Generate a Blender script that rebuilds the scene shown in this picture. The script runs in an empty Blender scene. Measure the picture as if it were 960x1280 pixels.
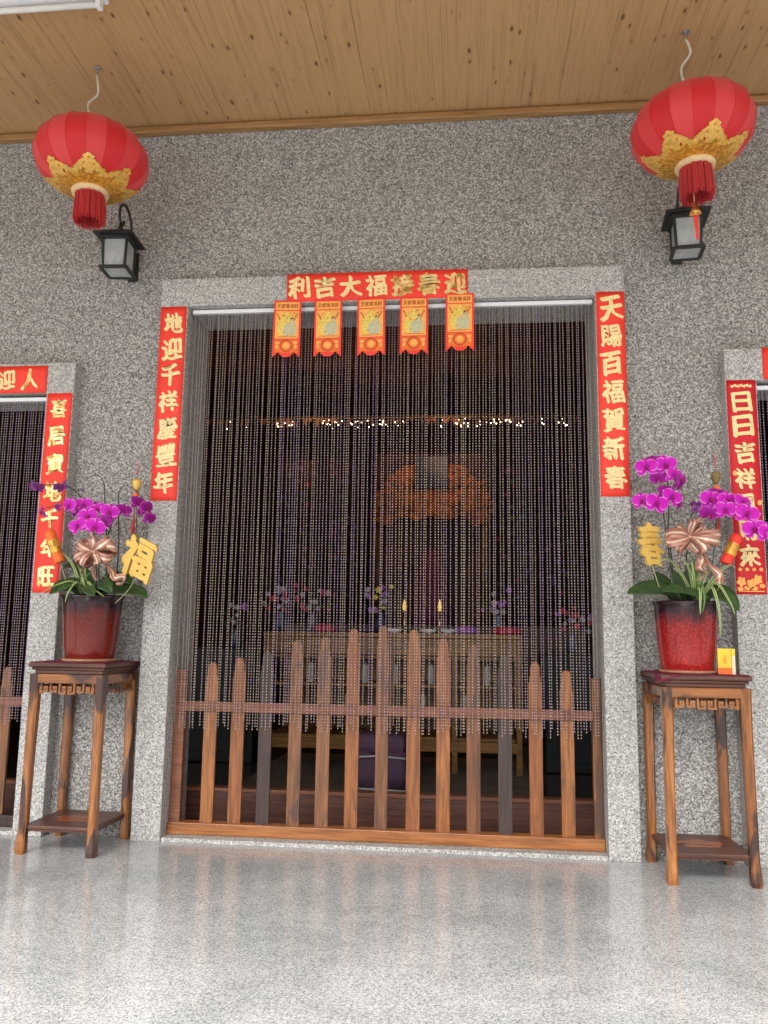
import bpy, bmesh, math, random
from mathutils import Vector, Matrix
from math import sin, cos, pi, radians as R
random.seed(7)
S = bpy.context.scene
COL = S.collection

# ------------------------------------------------------------------ camera
CX, CD, CH = 0.27135, 3.97840, 1.03468
YAW, PITCH, ROLL, FPX = 0.1043, 0.1473, 0.0147, 1002.8
cam = bpy.data.cameras.new('camera'); co = bpy.data.objects.new('camera', cam); COL.objects.link(co)
cam.sensor_fit = 'VERTICAL'; cam.sensor_height = 32.0; cam.lens = 32.0 * FPX / 1280.0
cam.clip_start = 0.05; cam.clip_end = 2000
fw = Vector((-sin(YAW) * cos(PITCH), cos(YAW) * cos(PITCH), sin(PITCH)))
r0 = Vector((cos(YAW), sin(YAW), 0)); u0 = r0.cross(fw)
rr = r0 * cos(ROLL) + u0 * sin(ROLL); uu = -r0 * sin(ROLL) + u0 * cos(ROLL)
M = Matrix((rr, uu, -fw)).transposed().to_4x4(); M.translation = Vector((CX, -CD, CH))
co.matrix_world = M; S.camera = co

# ------------------------------------------------------------------ sky, sun, exposure
SUN_EL, SUN_AZ = 47.0, 196.0       # azimuth from +Y clockwise: behind the camera, slightly left
w = bpy.data.worlds.new('World'); S.world = w; w.use_nodes = True
nt = w.node_tree; nt.nodes.clear()
sky = nt.nodes.new('ShaderNodeTexSky'); sky.sky_type = 'NISHITA'; sky.sun_disc = False
sky.sun_elevation = R(SUN_EL); sky.sun_rotation = R(SUN_AZ); sky.dust_density = 4.0
hs = nt.nodes.new('ShaderNodeHueSaturation'); hs.inputs['Saturation'].default_value = 0.18
bg = nt.nodes.new('ShaderNodeBackground'); bg.inputs[1].default_value = 0.15
ow = nt.nodes.new('ShaderNodeOutputWorld')
nt.links.new(sky.outputs[0], hs.inputs['Color']); nt.links.new(hs.outputs[0], bg.inputs[0]); nt.links.new(bg.outputs[0], ow.inputs[0])
sl = bpy.data.lights.new('sun', 'SUN'); sl.energy = 1.65; sl.angle = R(28); sl.color = (1, .985, .96)
so = bpy.data.objects.new('sun', sl); COL.objects.link(so)
az, el = R(SUN_AZ), R(SUN_EL)
sd = Vector((sin(az) * cos(el), cos(az) * cos(el), sin(el)))   # towards the sun
so.rotation_euler = sd.to_track_quat('Z', 'Y').to_euler(); so.location = (0, -8, 9)
S.view_settings.view_transform = 'Standard'; S.view_settings.look = 'None'
S.view_settings.exposure = 1.42; S.view_settings.gamma = 1.0
S.render.engine = 'CYCLES'; S.cycles.max_bounces = 10; S.cycles.diffuse_bounces = 5; S.cycles.use_denoising = True

# ------------------------------------------------------------------ helpers
def link(o, parent=None):
    COL.objects.link(o)
    if parent is not None: o.parent = parent
    return o
def tag(o, label=None, cat=None, group=None, kind=None):
    if label: o['label'] = label
    if cat: o['category'] = cat
    if group: o['group'] = group
    if kind: o['kind'] = kind
    return o
def thing(name, label, cat, loc=(0, 0, 0), rz=0, group=None):
    o = bpy.data.objects.new(name, None); o.empty_display_size = .1
    link(o); o.location = loc; o.rotation_euler = (0, 0, rz)
    return tag(o, label, cat, group)
class MB:
    def __init__(s): s.v = []; s.f = []; s.m = []; s.c = []; s.smooth = []
    def add(s, vs, fs, mi=0, sm=False, cs=None):
        b = len(s.v); s.v += [tuple(v) for v in vs]
        s.c += list(cs) if cs else [0.0] * len(vs)
        for f in fs: s.f.append([b + i for i in f]); s.m.append(mi); s.smooth.append(sm)
    def box(s, x0, x1, y0, y1, z0, z1, mi=0, top=None):
        # top: optional (x0,x1,y0,y1) for a tapered top
        X0, X1, Y0, Y1 = top if top else (x0, x1, y0, y1)
        s.add([(x0, y0, z0), (x1, y0, z0), (x1, y1, z0), (x0, y1, z0), (X0, Y0, z1), (X1, Y0, z1), (X1, Y1, z1), (X0, Y1, z1)],
              [(0, 3, 2, 1), (4, 5, 6, 7), (0, 1, 5, 4), (1, 2, 6, 5), (2, 3, 7, 6), (3, 0, 4, 7)], mi)
        return s
    def lathe(s, prof, n=32, c=(0, 0), mi=0, cap=True, sm=True, fn=None):
        vs = []
        for r, z in prof:
            for i in range(n):
                a = 2 * pi * i / n; q = r * (fn(a, z) if fn else 1)
                vs.append((c[0] + q * cos(a), c[1] + q * sin(a), z))
        fs = []
        for j in range(len(prof) - 1):
            for i in range(n):
                k = (i + 1) % n
                fs.append((j * n + i, j * n + k, (j + 1) * n + k, (j + 1) * n + i))
        s.add(vs, fs, mi, sm)
        if cap:
            b = len(s.v) - len(vs)
            s.f.append([b + i for i in range(n)][::-1]); s.m.append(mi); s.smooth.append(False)
            s.f.append([b + (len(prof) - 1) * n + i for i in range(n)]); s.m.append(mi); s.smooth.append(False)
        return s
    def tube(s, pts, rad, n=8, mi=0, cap=True):
        P = [Vector(p) for p in pts]; rd = rad if isinstance(rad, (list, tuple)) else [rad] * len(P)
        vs = []; ref = Vector((0, 1, 0.01))
        for i, p in enumerate(P):
            t = (P[min(i + 1, len(P) - 1)] - P[max(i - 1, 0)]).normalized()
            a = (t.cross(Vector((0.13, 1, .07))) if i == 0 else a - t * a.dot(t))
            if a.length < 1e-4: a = t.cross(Vector((1, .2, 0)))
            a.normalize(); b = t.cross(a)
            for k in range(n):
                th = 2 * pi * k / n; vs.append(p + (a * cos(th) + b * sin(th)) * rd[i])
        fs = [(i * n + k, i * n + (k + 1) % n, (i + 1) * n + (k + 1) % n, (i + 1) * n + k) for i in range(len(P) - 1) for k in range(n)]
        if cap: fs += [tuple(range(n))[::-1], tuple((len(P) - 1) * n + k for k in range(n))]
        s.add(vs, fs, mi, True); return s
    def prism(s, poly, y0, y1, mi=0, cs=None):   # polygon in XZ extruded along Y
        n = len(poly)
        s.add([(p[0], y0, p[1]) for p in poly] + [(p[0], y1, p[1]) for p in poly],
              [tuple(range(n)), tuple(range(2 * n - 1, n - 1, -1))] + [(i + n, (i + 1) % n + n, (i + 1) % n, i) for i in range(n)], mi)
        return s
    def mesh(s, name, mats, vcol=None):
        me = bpy.data.meshes.new(name); me.from_pydata(s.v, [], s.f)
        for m in (mats if isinstance(mats, (list, tuple)) else [mats]): me.materials.append(m)
        me.polygons.foreach_set('material_index', s.m); me.polygons.foreach_set('use_smooth', s.smooth)
        if vcol:
            at = me.attributes.new(vcol, 'FLOAT', 'POINT'); at.data.foreach_set('value', s.c)
        me.update(); return me
    def build(s, name, mats, parent=None, bevel=0, loc=None, rot=None, vcol=None):
        o = bpy.data.objects.new(name, s.mesh(name, mats, vcol)); link(o, parent)
        if loc: o.location = loc
        if rot: o.rotation_euler = rot
        if bevel: bev(o, bevel)
        return o
def bev(o, wd, seg=2):
    b = o.modifiers.new('bevel', 'BEVEL'); b.width = wd; b.segments = seg; b.limit_method = 'ANGLE'; b.angle_limit = R(35); b.harden_normals = False
def place(name, me, parent=None, loc=(0, 0, 0), rot=(0, 0, 0), sc=None):
    o = bpy.data.objects.new(name, me); link(o, parent); o.location = loc; o.rotation_euler = rot
    if sc: o.scale = sc
    return o
def smooth_path(pts, k=6):
    P = [Vector(p) for p in pts]; out = []
    for i in range(len(P) - 1):
        a, b, c, d = P[max(i - 1, 0)], P[i], P[i + 1], P[min(i + 2, len(P) - 1)]
        for j in range(k):
            t = j / k
            out.append(.5 * ((2 * b) + (c - a) * t + (2 * a - 5 * b + 4 * c - d) * t * t + (3 * b - a - 3 * c + d) * t ** 3))
    out.append(P[-1]); return out

# ------------------------------------------------------------------ materials
class NT:
    def __init__(s, name):
        s.m = bpy.data.materials.new(name); s.m.use_nodes = True; s.t = s.m.node_tree; s.t.nodes.clear()
        s.out = s.n('ShaderNodeOutputMaterial'); s.p = s.n('ShaderNodeBsdfPrincipled'); s.l(s.p.outputs[0], s.out.inputs[0])
    def n(s, ty, **kw):
        x = s.t.nodes.new(ty)
        for k, v in kw.items(): setattr(x, k, v)
        return x
    def l(s, a, b): s.t.links.new(a, b)
    def coord(s, scale=(1, 1, 1), kind='obj', randomize=0.0, rot=(0, 0, 0)):
        if kind == 'world': src = s.n('ShaderNodeNewGeometry').outputs['Position']
        else: src = s.n('ShaderNodeTexCoord').outputs['Object']
        if randomize:
            oi = s.n('ShaderNodeObjectInfo'); mu = s.n('ShaderNodeMath', operation='MULTIPLY'); mu.inputs[1].default_value = randomize
            s.l(oi.outputs['Random'], mu.inputs[0]); ad = s.n('ShaderNodeVectorMath', operation='ADD'); s.l(src, ad.inputs[0]); s.l(mu.outputs[0], ad.inputs[1]); src = ad.outputs[0]
        mp = s.n('ShaderNodeMapping'); mp.inputs['Scale'].default_value = scale; mp.inputs['Rotation'].default_value = rot
        s.l(src, mp.inputs[0]); return mp.outputs[0]
    def noise(s, vec, scale, det=4, rough=.55, dist=0):
        x = s.n('ShaderNodeTexNoise'); x.inputs['Scale'].default_value = scale; x.inputs['Detail'].default_value = det
        x.inputs['Roughness'].default_value = rough; x.inputs['Distortion'].default_value = dist; s.l(vec, x.inputs['Vector']); return x.outputs[0]
    def vor(s, vec, scale, feat='F1', out='Distance'):
        x = s.n('ShaderNodeTexVoronoi', feature=feat); x.inputs['Scale'].default_value = scale; s.l(vec, x.inputs['Vector']); return x.outputs[out]
    def ramp(s, fac, stops, interp='LINEAR'):
        x = s.n('ShaderNodeValToRGB'); x.color_ramp.interpolation = interp; e = x.color_ramp.elements
        while len(e) < len(stops): e.new(.5)
        for i, (p, c) in enumerate(stops):
            e[i].position = p; e[i].color = (c[0], c[1], c[2], 1) if not isinstance(c, (int, float)) else (c, c, c, 1)
        s.l(fac, x.inputs[0]); return x.outputs[0]
    def mix(s, fac, a, b, mode='MIX'):
        x = s.n('ShaderNodeMix', data_type='RGBA', blend_type=mode)
        for inp, v in ((x.inputs[0], fac), (x.inputs[6], a), (x.inputs[7], b)):
            if isinstance(v, (int, float)): inp.default_value = v if inp == x.inputs[0] else (v, v, v, 1)
            elif isinstance(v, tuple): inp.default_value = (*v, 1)
            else: s.l(v, inp)
        return x.outputs[2]
    def math(s, op, a, b=0):
        x = s.n('ShaderNodeMath', operation=op)
        for i, v in ((0, a), (1, b)):
            if isinstance(v, (int, float)): x.inputs[i].default_value = v
            else: s.l(v, x.inputs[i])
        return x.outputs[0]
    def bump(s, h, strength=.3, dist=.002):
        b = s.n('ShaderNodeBump'); b.inputs['Strength'].default_value = strength; b.inputs['Distance'].default_value = dist
        s.l(h, b.inputs['Height']); s.l(b.outputs[0], s.p.inputs['Normal'])
    def set(s, col=None, rough=None, spec=None, metal=None, **kw):
        for k, v in (('Base Color', col), ('Roughness', rough), ('Specular IOR Level', spec), ('Metallic', metal)):
            if v is None: continue
            if isinstance(v, tuple): s.p.inputs[k].default_value = (*v, 1)
            elif isinstance(v, (int, float)): s.p.inputs[k].default_value = v
            else: s.l(v, s.p.inputs[k])
        for k, v in kw.items(): s.p.inputs[k.replace('_', ' ')].default_value = v
        return s.m

def plain(name, col, rough=.5, spec=.4, metal=0, var=.12, scale=30, **kw):
    t = NT(name); v = t.coord(); n = t.noise(v, scale)
    c = t.mix(t.ramp(n, [(.3, 0), (.7, 1)]), tuple(x * (1 - var) for x in col), tuple(min(1, x * (1 + var)) for x in col))
    return t.set(c, rough, spec, metal, **kw)
def granite(name, dark, mid, light, scale, rough=.75, bump=.5, spec=.3, tint=(1, 1, 1), coat=0):
    t = NT(name); v = t.coord(kind='world')
    cell = t.vor(v, scale, out='Color'); sep = t.n('ShaderNodeSeparateColor'); t.l(cell, sep.inputs[0])
    n2 = t.noise(v, scale * .62, 3, .6)
    k = t.math('ADD', t.math('MULTIPLY', sep.outputs[0], .62), t.math('MULTIPLY', n2, .5))
    c = t.ramp(k, [(.22, dark), (.36, tuple(a * .75 + b * .25 for a, b in zip(mid, dark))), (.58, mid), (.8, light), (.95, tuple(min(1, x * 1.15) for x in light))])
    big = t.noise(v, 1.3, 4, .6)
    c = t.mix(t.ramp(big, [(.3, .0), (.7, 1)]), t.mix(1.0, c, (.9, .89, .88), 'MULTIPLY'), c)
    d = t.vor(v, scale); 
    if bump: t.bump(t.math('ADD', d, t.math('MULTIPLY', n2, .6)), bump, .004)
    return t.set(c, rough, spec)
def wood(name, a, b, c, dark=None, axis='z', scale=1.0, rough=.4, patch=0.0, spec=.4, coat=.0):
    t = NT(name)
    st = {'x': (1.2, 14, 14), 'y': (14, 1.2, 14), 'z': (14, 14, 1.2)}[axis]
    v = t.coord(tuple(k * scale for k in st), randomize=37.0)
    fine = t.noise(t.coord(tuple(k * scale * (3.2 if k > 5 else 1.5) for k in st), randomize=17.0), 2.2, 4, .7, .4)
    n = t.noise(v, 1.6, 5, .6, 1.2); n2 = t.noise(v, 7, 3, .6, .3)
    k = t.math('ADD', t.math('MULTIPLY', n, .75), t.math('MULTIPLY', n2, .3))
    col = t.ramp(k, [(.3, a), (.5, b), (.68, c)])
    oi = t.n('ShaderNodeObjectInfo')
    col = t.mix(t.ramp(oi.outputs['Random'], [(0, .0), (1, 1)]), t.mix(1.0, col, (.72, .66, .62), 'MULTIPLY'), col)
    col = t.mix(t.ramp(fine, [(.46, 0), (.62, .55)]), col, tuple(q * .45 for q in a))
    if dark:
        v2 = t.coord(tuple(k2 * scale for k2 in {'x': (1.5, 5, 5), 'y': (5, 1.5, 5), 'z': (5, 5, 1.5)}[axis]), randomize=91.0)
        col = t.mix(t.ramp(t.noise(v2, 1.6, 3, .5, .8), [(.56 - patch, 0), (.62 - patch, 1)]), col, dark)
    t.bump(n2, .15, .001)
    return t.set(col, rough, spec, Coat_Weight=coat, Coat_Roughness=.2)

m_wall = granite('washed_granite', (.075, .072, .066), (.28, .272, .256), (.56, .55, .525), 165, .85, .6)
m_surround = granite('dressed_granite', (.12, .118, .11), (.39, .385, .37), (.62, .615, .595), 180, .7, .25)
def floor_mat():
    t = NT('polished_floor'); v = t.coord(kind='world')
    cell = t.vor(v, 240, out='Color'); sep = t.n('ShaderNodeSeparateColor'); t.l(cell, sep.inputs[0])
    n2 = t.noise(v, 150, 3, .6)
    k = t.math('ADD', t.math('MULTIPLY', sep.outputs[0], .5), t.math('MULTIPLY', n2, .6))
    c = t.ramp(k, [(.30, (.22, .23, .235)), (.5, (.41, .42, .425)), (.74, (.59, .605, .61))])
    big = t.noise(v, 1.7, 6, .65, .8)
    c = t.mix(t.ramp(big, [(.36, 0), (.6, 1)]), t.mix(1.0, c, (.74, .76, .76), 'MULTIPLY'), c)
    rg = t.ramp(t.noise(v, 5, 4), [(.3, .07), (.7, .16)])
    t.bump(n2, .05, .001)
    return t.set(c, rg, .75)
m_floor = floor_mat()
m_ground = granite('plaza_concrete', (.2, .19, .18), (.36, .35, .33), (.5, .49, .47), 40, .9, .2)
def ceiling_mat():
    t = NT('knotty_pine_board'); v = t.coord((26, 1.1, 26), 'world', 11.0)
    n = t.noise(v, 1.5, 4, .55, 1.6); n2 = t.noise(v, 5, 3, .6, .4)
    k = t.math('ADD', t.math('MULTIPLY', n, .8), t.math('MULTIPLY', n2, .25))
    col = t.ramp(k, [(.34, (.40, .235, .105)), (.46, (.47, .285, .13)), (.58, (.52, .32, .152)), (.7, (.44, .265, .12))])
    # thin darker streaks along the board
    vs = t.coord((70, .9, 70), 'world', 5.0)
    col = t.mix(t.ramp(t.noise(vs, 1.2, 2, .5, .3), [(.58, 0), (.68, .38)]), col, (.20, .095, .035))
    # knots: stretched cells, kept only where the cell's own colour is high
    vk = t.coord((1, .42, 1), 'world', 3.0)
    d = t.vor(vk, 20); cc = t.vor(vk, 20, out='Color'); sep = t.n('ShaderNodeSeparateColor'); t.l(cc, sep.inputs[0])
    keep = t.math('GREATER_THAN', sep.outputs[1], .3)
    size = t.math('ADD', t.math('MULTIPLY', sep.outputs[0], .11), .07)
    kn = t.math('MULTIPLY', t.math('LESS_THAN', t.math('ADD', d, t.math('MULTIPLY', t.noise(vk, 60, 2), .06)), size), keep)
    ring = t.math('MULTIPLY', t.math('LESS_THAN', d, t.math('ADD', size, .06)), keep)
    col = t.mix(t.math('MULTIPLY', ring, .35), col, (.24, .115, .045))
    col = t.mix(t.math('MULTIPLY', kn, .85), col, (.11, .045, .018))
    return t.set(col, .42, .35)
m_pine = ceiling_mat()
m_pine_trim = wood('pine_trim', (.34, .18, .07), (.44, .25, .10), (.50, .30, .13), axis='x', rough=.45)
m_joint = plain('ceiling_joint', (.10, .05, .02), .8)
def paperm(name, col):
    t = NT(name); v = t.coord(randomize=7.0); n = t.noise(v, 5, 4, .6); c = t.mix(t.ramp(n, [(.3, 0), (.7, 1)]), tuple(x * .88 for x in col), tuple(min(1, x * 1.06) for x in col))
    t.bump(t.noise(v, 9, 5, .65, .5), .5, .006)
    return t.set(c, .5, .35)
m_red_paper = paperm('red_paper', (.88, .050, .030))
m_deep_red = paperm('deep_red_paper', (.62, .010, .020))
m_gold_ink = plain('gold_ink', (.88, .70, .32), .42, .5, var=.14, scale=60)
def gold_dim():
    t = NT('gold_foil_ink'); v = t.coord(randomize=9.0)
    n = t.noise(v, 22, 3, .5)
    c = t.ramp(n, [(.36, (.38, .22, .05)), (.46, (.75, .52, .16)), (.58, (.90, .74, .36))])
    return t.set(c, .3, .6, .35)
m_gold_foil = gold_dim()
m_orange = plain('orange_print', (.80, .16, .03), .5, .3)
m_cream = plain('pale_gold_print', (.86, .42, .10), .5, .3)
m_figA = plain('yellow_print', (.80, .58, .12), .5, .3, var=.3, scale=120)
m_figB = plain('grey_green_print', (.50, .48, .30), .5, .3, var=.3, scale=120)
m_rust = plain('rust_print', (.45, .06, .015), .5, .3)
m_ink = plain('dark_ink', (.05, .03, .02), .6, .2)
m_orangewood = wood('orange_hardwood', (.13, .042, .012), (.33, .115, .028), (.46, .185, .052), dark=(.14, .05, .02), axis='z', rough=.36, coat=.1, patch=-.03)
m_orangewood_x = wood('orange_hardwood_rail', (.20, .065, .017), (.36, .13, .035), (.45, .19, .06), axis='x', rough=.38, coat=.1)
m_brownwood = wood('brown_hardwood', (.09, .038, .018), (.23, .095, .040), (.36, .16, .068), dark=(.09, .045, .03), axis='z', rough=.40, patch=.0)
m_darkwood = wood('dark_hardwood', (.035, .02, .017), (.06, .035, .03), (.09, .055, .045), axis='z', rough=.4)
m_redwood_x = wood('reddish_rail_wood', (.16, .055, .025), (.26, .10, .055), (.34, .14, .08), axis='x', rough=.4)
m_stand = wood('rosewood', (.15, .045, .010), (.32, .112, .024), (.44, .18, .045), dark=(.05, .02, .013), axis='z', scale=1.5, rough=.28, patch=.055, coat=.3)
m_stand_x = wood('rosewood_top', (.16, .050, .012), (.33, .115, .026), (.44, .18, .046), dark=(.05, .02, .015), axis='x', rough=.3, patch=.02, coat=.3)
m_stand_dark = wood('dark_rosewood', (.06, .022, .015), (.11, .042, .028), (.16, .065, .042), axis='x', rough=.42, coat=.05)
m_inlay = wood('burl_inlay', (.16, .05, .02), (.36, .10, .035), (.44, .16, .06), dark=(.05, .025, .02), axis='x', scale=3, rough=.35)
m_cloth = plain('maroon_cloth', (.20, .03, .07), .85, .15, var=.15, scale=200)
m_white_metal = plain('white_enamel', (.78, .79, .80), .3, .5, var=.02)
m_black_metal = plain('black_iron', (.018, .019, .017), .45, .45, var=.3)
def frosted():
    t = NT('frosted_glass'); v = t.coord((1, 1, .6)); n = t.noise(v, 30, 4)
    return t.set(t.ramp(n, [(.3, (.36, .39, .39)), (.7, (.52, .55, .54))]), .22, .5, Transmission_Weight=.15, IOR=1.3)
m_frost = frosted()
m_steel = plain('steel', (.55, .55, .56), .3, .5, .9)
m_cord = plain('pale_cord', (.62, .58, .48), .7, .2)
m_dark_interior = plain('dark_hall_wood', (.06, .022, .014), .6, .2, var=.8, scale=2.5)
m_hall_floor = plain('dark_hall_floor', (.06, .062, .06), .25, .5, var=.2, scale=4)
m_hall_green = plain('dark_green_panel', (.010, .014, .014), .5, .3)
m_altar = wood('yellow_altar_wood', (.12, .055, .012), (.24, .115, .022), (.34, .18, .04), axis='x', rough=.4)
m_altar_dark = wood('altar_frame_wood', (.05, .02, .01), (.10, .045, .02), (.15, .07, .03), axis='x', rough=.4)
m_gilt = plain('gilt_carving', (.30, .085, .014), .7, .2, .0, var=.9, scale=9)
m_porcelain = plain('white_porcelain', (.75, .75, .72), .2, .6, var=.04)
m_purple_cloth = plain('purple_cushion', (.12, .07, .12), .8, .2)
m_plasticbag = plain('thin_white_plastic', (.6, .58, .62), .25, .6)
def emis(name, col, st):
    t = NT(name); return t.set(col, .4, .4, Emission_Color=(*col, 1), Emission_Strength=st)
m_bulb = emis('warm_bulb', (1, .72, .42), 5.0)
m_candle = emis('candle_lamp', (1, .62, .16), .22)

# lantern fabric: translucent
def fabric(name, col, tr=.35, col2=None):
    t = NT(name); v = t.coord((1, 1, 1)); n = t.noise(v, 260, 2)
    c = t.mix(n, tuple(x * .88 for x in col), tuple(min(1, x * 1.1) for x in col))
    t.set(c, .45, .4, Sheen_Weight=.2)
    tb = t.n('ShaderNodeBsdfTranslucent'); t.l(c, tb.inputs[0]); mx = t.n('ShaderNodeMixShader'); mx.inputs[0].default_value = tr
    t.l(t.p.outputs[0], mx.inputs[1]); t.l(tb.outputs[0], mx.inputs[2]); t.l(mx.outputs[0], t.out.inputs[0]); return t.m
m_silk = fabric('red_silk', (.94, .085, .09), .36)
m_silk2 = fabric('darker_red_silk', (.84, .035, .042), .36)
m_fringe = fabric('red_fringe', (.72, .04, .045), .3)
m_gold_print = plain('gold_brocade', (.62, .30, .035), .35, .6, .4, var=.55, scale=60)
m_gold_pale = plain('pale_gold_brocade', (.80, .50, .11), .35, .6, .35, var=.2, scale=60)
m_collar = plain('cream_collar', (.75, .55, .30), .5, .4)
m_brass = plain('brass', (.75, .45, .16), .25, .5, .9)

# beads
def bead(name, col, rough=.15):
    t = NT(name); v = t.coord((1, 1, 1), randomize=13.0); n = t.noise(v, 45, 2)
    hue = t.ramp(n, [(.35, tuple(x * .75 for x in col)), (.65, col)])
    return t.set(hue, rough, .6, Transmission_Weight=.06, IOR=1.45)
m_beads = [bead('pink_bead', (.47, .35, .37)), bead('lilac_bead', (.40, .28, .45)), bead('champagne_bead', (.49, .39, .31)), bead('smoke_bead', (.40, .35, .36)), bead('magenta_bead', (.44, .18, .40))]
m_thread = plain('curtain_thread', (.10, .07, .08), .6)

# plants
def petal(name, inner, edge):
    t = NT(name); a = t.n('ShaderNodeAttribute', attribute_name='edge')
    v = t.coord((1, 1, 1), randomize=3.0); n = t.noise(v, 160, 3)
    f = t.math('ADD', a.outputs['Fac'], t.math('MULTIPLY', t.math('SUBTRACT', n, .5), .25))
    c = t.ramp(f, [(.0, tuple(x * .75 for x in inner)), (.2, inner), (.6, inner), (.92, edge)])
    t.set(c, .5, .3, Sheen_Weight=.15)
    tb = t.n('ShaderNodeBsdfTranslucent'); t.l(c, tb.inputs[0]); mx = t.n('ShaderNodeMixShader'); mx.inputs[0].default_value = .25
    t.l(t.p.outputs[0], mx.inputs[1]); t.l(tb.outputs[0], mx.inputs[2]); t.l(mx.outputs[0], t.out.inputs[0]); return t.m
m_petal = petal('magenta_petal', (.70, .006, .58), (.88, .34, .82))
m_petal_dark = petal('deep_magenta_petal', (.40, .006, .34), (.62, .15, .56))
m_petal_dusk = petal('dusky_purple_petal', (.22, .04, .26), (.40, .16, .44))
m_lip = plain('orchid_lip', (.30, .01, .12), .4)
m_stem = plain('dark_stem', (.035, .045, .025), .5)
def leafm(name, a, b):
    t = NT(name); v = t.coord((3, 3, 3), randomize=5.); at = t.n('ShaderNodeAttribute', attribute_name='edge')
    c = t.mix(t.ramp(t.noise(v, 6, 4), [(.3, 0), (.7, 1)]), a, b)
    return t.set(c, .32, .45)
m_leaf = leafm('orchid_leaf', (.022, .06, .018), (.05, .105, .03))
def bladem():
    t = NT('variegated_blade'); at = t.n('ShaderNodeAttribute', attribute_name='edge')
    c = t.ramp(at.outputs['Fac'], [(.0, (.12, .22, .05)), (.45, (.16, .26, .06)), (.7, (.50, .55, .26))])
    return t.set(c, .4, .4)
m_blade = bladem()
m_blade_green = plain('green_blade', (.08, .17, .035), .4, .4, var=.3)
def glaze(name, top, mid, low, z0, z1, scale):
    t = NT(name); v = t.coord(); sp = t.n('ShaderNodeSeparateXYZ'); t.l(v, sp.inputs[0])
    n = t.noise(t.coord((1, 1, .5)), 14, 4, .6)
    h = t.math('DIVIDE', t.math('SUBTRACT', sp.outputs[2], z0), z1 - z0)
    k = t.math('ADD', h, t.math('MULTIPLY', t.math('SUBTRACT', n, .5), .35))
    c = t.ramp(k, [(.1, low), (.66, mid), (.84, top), (.9, tuple(x * .6 for x in top))])
    sp2 = t.noise(v, scale, 3, .7)
    fade = t.ramp(k, [(.72, 1), (.86, 0)])
    c = t.mix(t.math('MULTIPLY', t.ramp(sp2, [(.48, 0), (.62, .6)]), fade), c, tuple(min(1, x * 1.5 + .01) for x in low))
    sp3 = t.noise(v, scale * 1.7, 2, .7)
    c = t.mix(t.ramp(sp3, [(.55, 0), (.64, .7)]), c, (.03, .008, .008))
    return t.set(c, .13, .35)
m_potL = glaze('oxblood_glaze', (.03, .012, .016), (.10, .011, .008), (.17, .016, .010), 0, .315, 130)
m_potR = glaze('red_flambe_glaze', (.035, .012, .018), (.22, .010, .010), (.35, .016, .013), 0, .315, 85)
m_foot = plain('tan_foot_ring', (.42, .22, .12), .35, .5)
m_soil = plain('bark_soil', (.03, .02, .014), .9, .1, var=.5, scale=60)
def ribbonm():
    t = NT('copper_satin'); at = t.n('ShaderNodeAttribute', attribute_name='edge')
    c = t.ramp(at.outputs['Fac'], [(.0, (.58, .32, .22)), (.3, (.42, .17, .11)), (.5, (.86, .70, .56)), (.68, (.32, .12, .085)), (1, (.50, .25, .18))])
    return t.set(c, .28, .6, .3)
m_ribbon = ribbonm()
m_gold_sign = plain('gold_glitter_card', (.72, .46, .10), .45, .5, .2, var=.25, scale=300)
m_yellow_box = plain('yellow_packet', (.85, .52, .03), .4, .4, var=.15, scale=20)
m_stick = plain('pale_stick', (.40, .36, .20), .6)

# ------------------------------------------------------------------ the setting
X1o, X1i, X2i, X2o = -1.374, -1.223, 0.922, 1.068      # main doorway: outer and inner edges
ZI, ZO = 2.75, 2.907                                    # main doorway: inner and outer top
XLo, XLi, XLf, XLg = -1.832, -1.986, -2.99, -3.14       # left side doorway
XRo, XRi, XRf, XRg = 1.541, 1.690, 2.69, 2.84           # right side doorway
ZSI, ZSO = 2.283, 2.448
T = 0.0758; CEIL = 3.852
g = MB().box(-600, 600, -600, -5.2, -.4, -.15).box(-600, 600, 8, 600, -.4, -.15).box(-600, -9.5, -5.2, 8, -.4, -.15).box(9.5, 600, -5.2, 8, -.4, -.15)
tag(g.build('ground', m_ground), kind='structure')
tag(MB().box(-9.5, 9.5, -5.2, .34, -.4, 0).build('porch_floor', m_floor), kind='structure')
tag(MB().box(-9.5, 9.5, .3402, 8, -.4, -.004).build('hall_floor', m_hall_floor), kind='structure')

bd = thing('temple_building', 'grey granite temple front with three doorways under a knotty pine porch ceiling', 'building')
wl = MB()
B0, B1 = T, .33
def wallbox(x0, x1, z0, z1): wl.box(x0, x1, B0, B1, z0, z1)
i = .012
wallbox(-9.5, XLg + i, 0, ZSO - i); wallbox(XLo - i, X1o + i, 0, ZSO - i); wallbox(X2o - i, XRo + i, 0, ZSO - i); wallbox(XRg - i, 9.5, 0, ZSO - i)
wallbox(-9.5, X1o + i, ZSO - i, ZO - i); wallbox(X2o - i, 9.5, ZSO - i, ZO - i); wallbox(-9.5, 9.5, ZO - i, 4.2)
wl.build('wall', m_wall, bd)
def surround(a, b, c, d, zi, zo):
    m = MB(); y0, y1 = 0.0, .36
    # one ring: outline polygon as jambs plus lintel sharing edges
    m.prism([(a, 0), (b, 0), (b, zi), (c, zi), (c, 0), (d, 0), (d, zo), (a, zo)], y0, y1)
    return m.build('door_surround', m_surround, bd, bevel=.004)
surround(X1o, X1i, X2i, X2o, ZI, ZO); surround(XLg, XLf, XLi, XLo, ZSI, ZSO); surround(XRo, XRi, XRf, XRg, ZSI, ZSO)
for a, b in ((X1i, X2i), (XLf, XLi), (XRi, XRf)):
    MB().box(a + .001, b - .001, .012, .345, -.01, .018).build('threshold_stone', m_surround, bd, bevel=.002)
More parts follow.
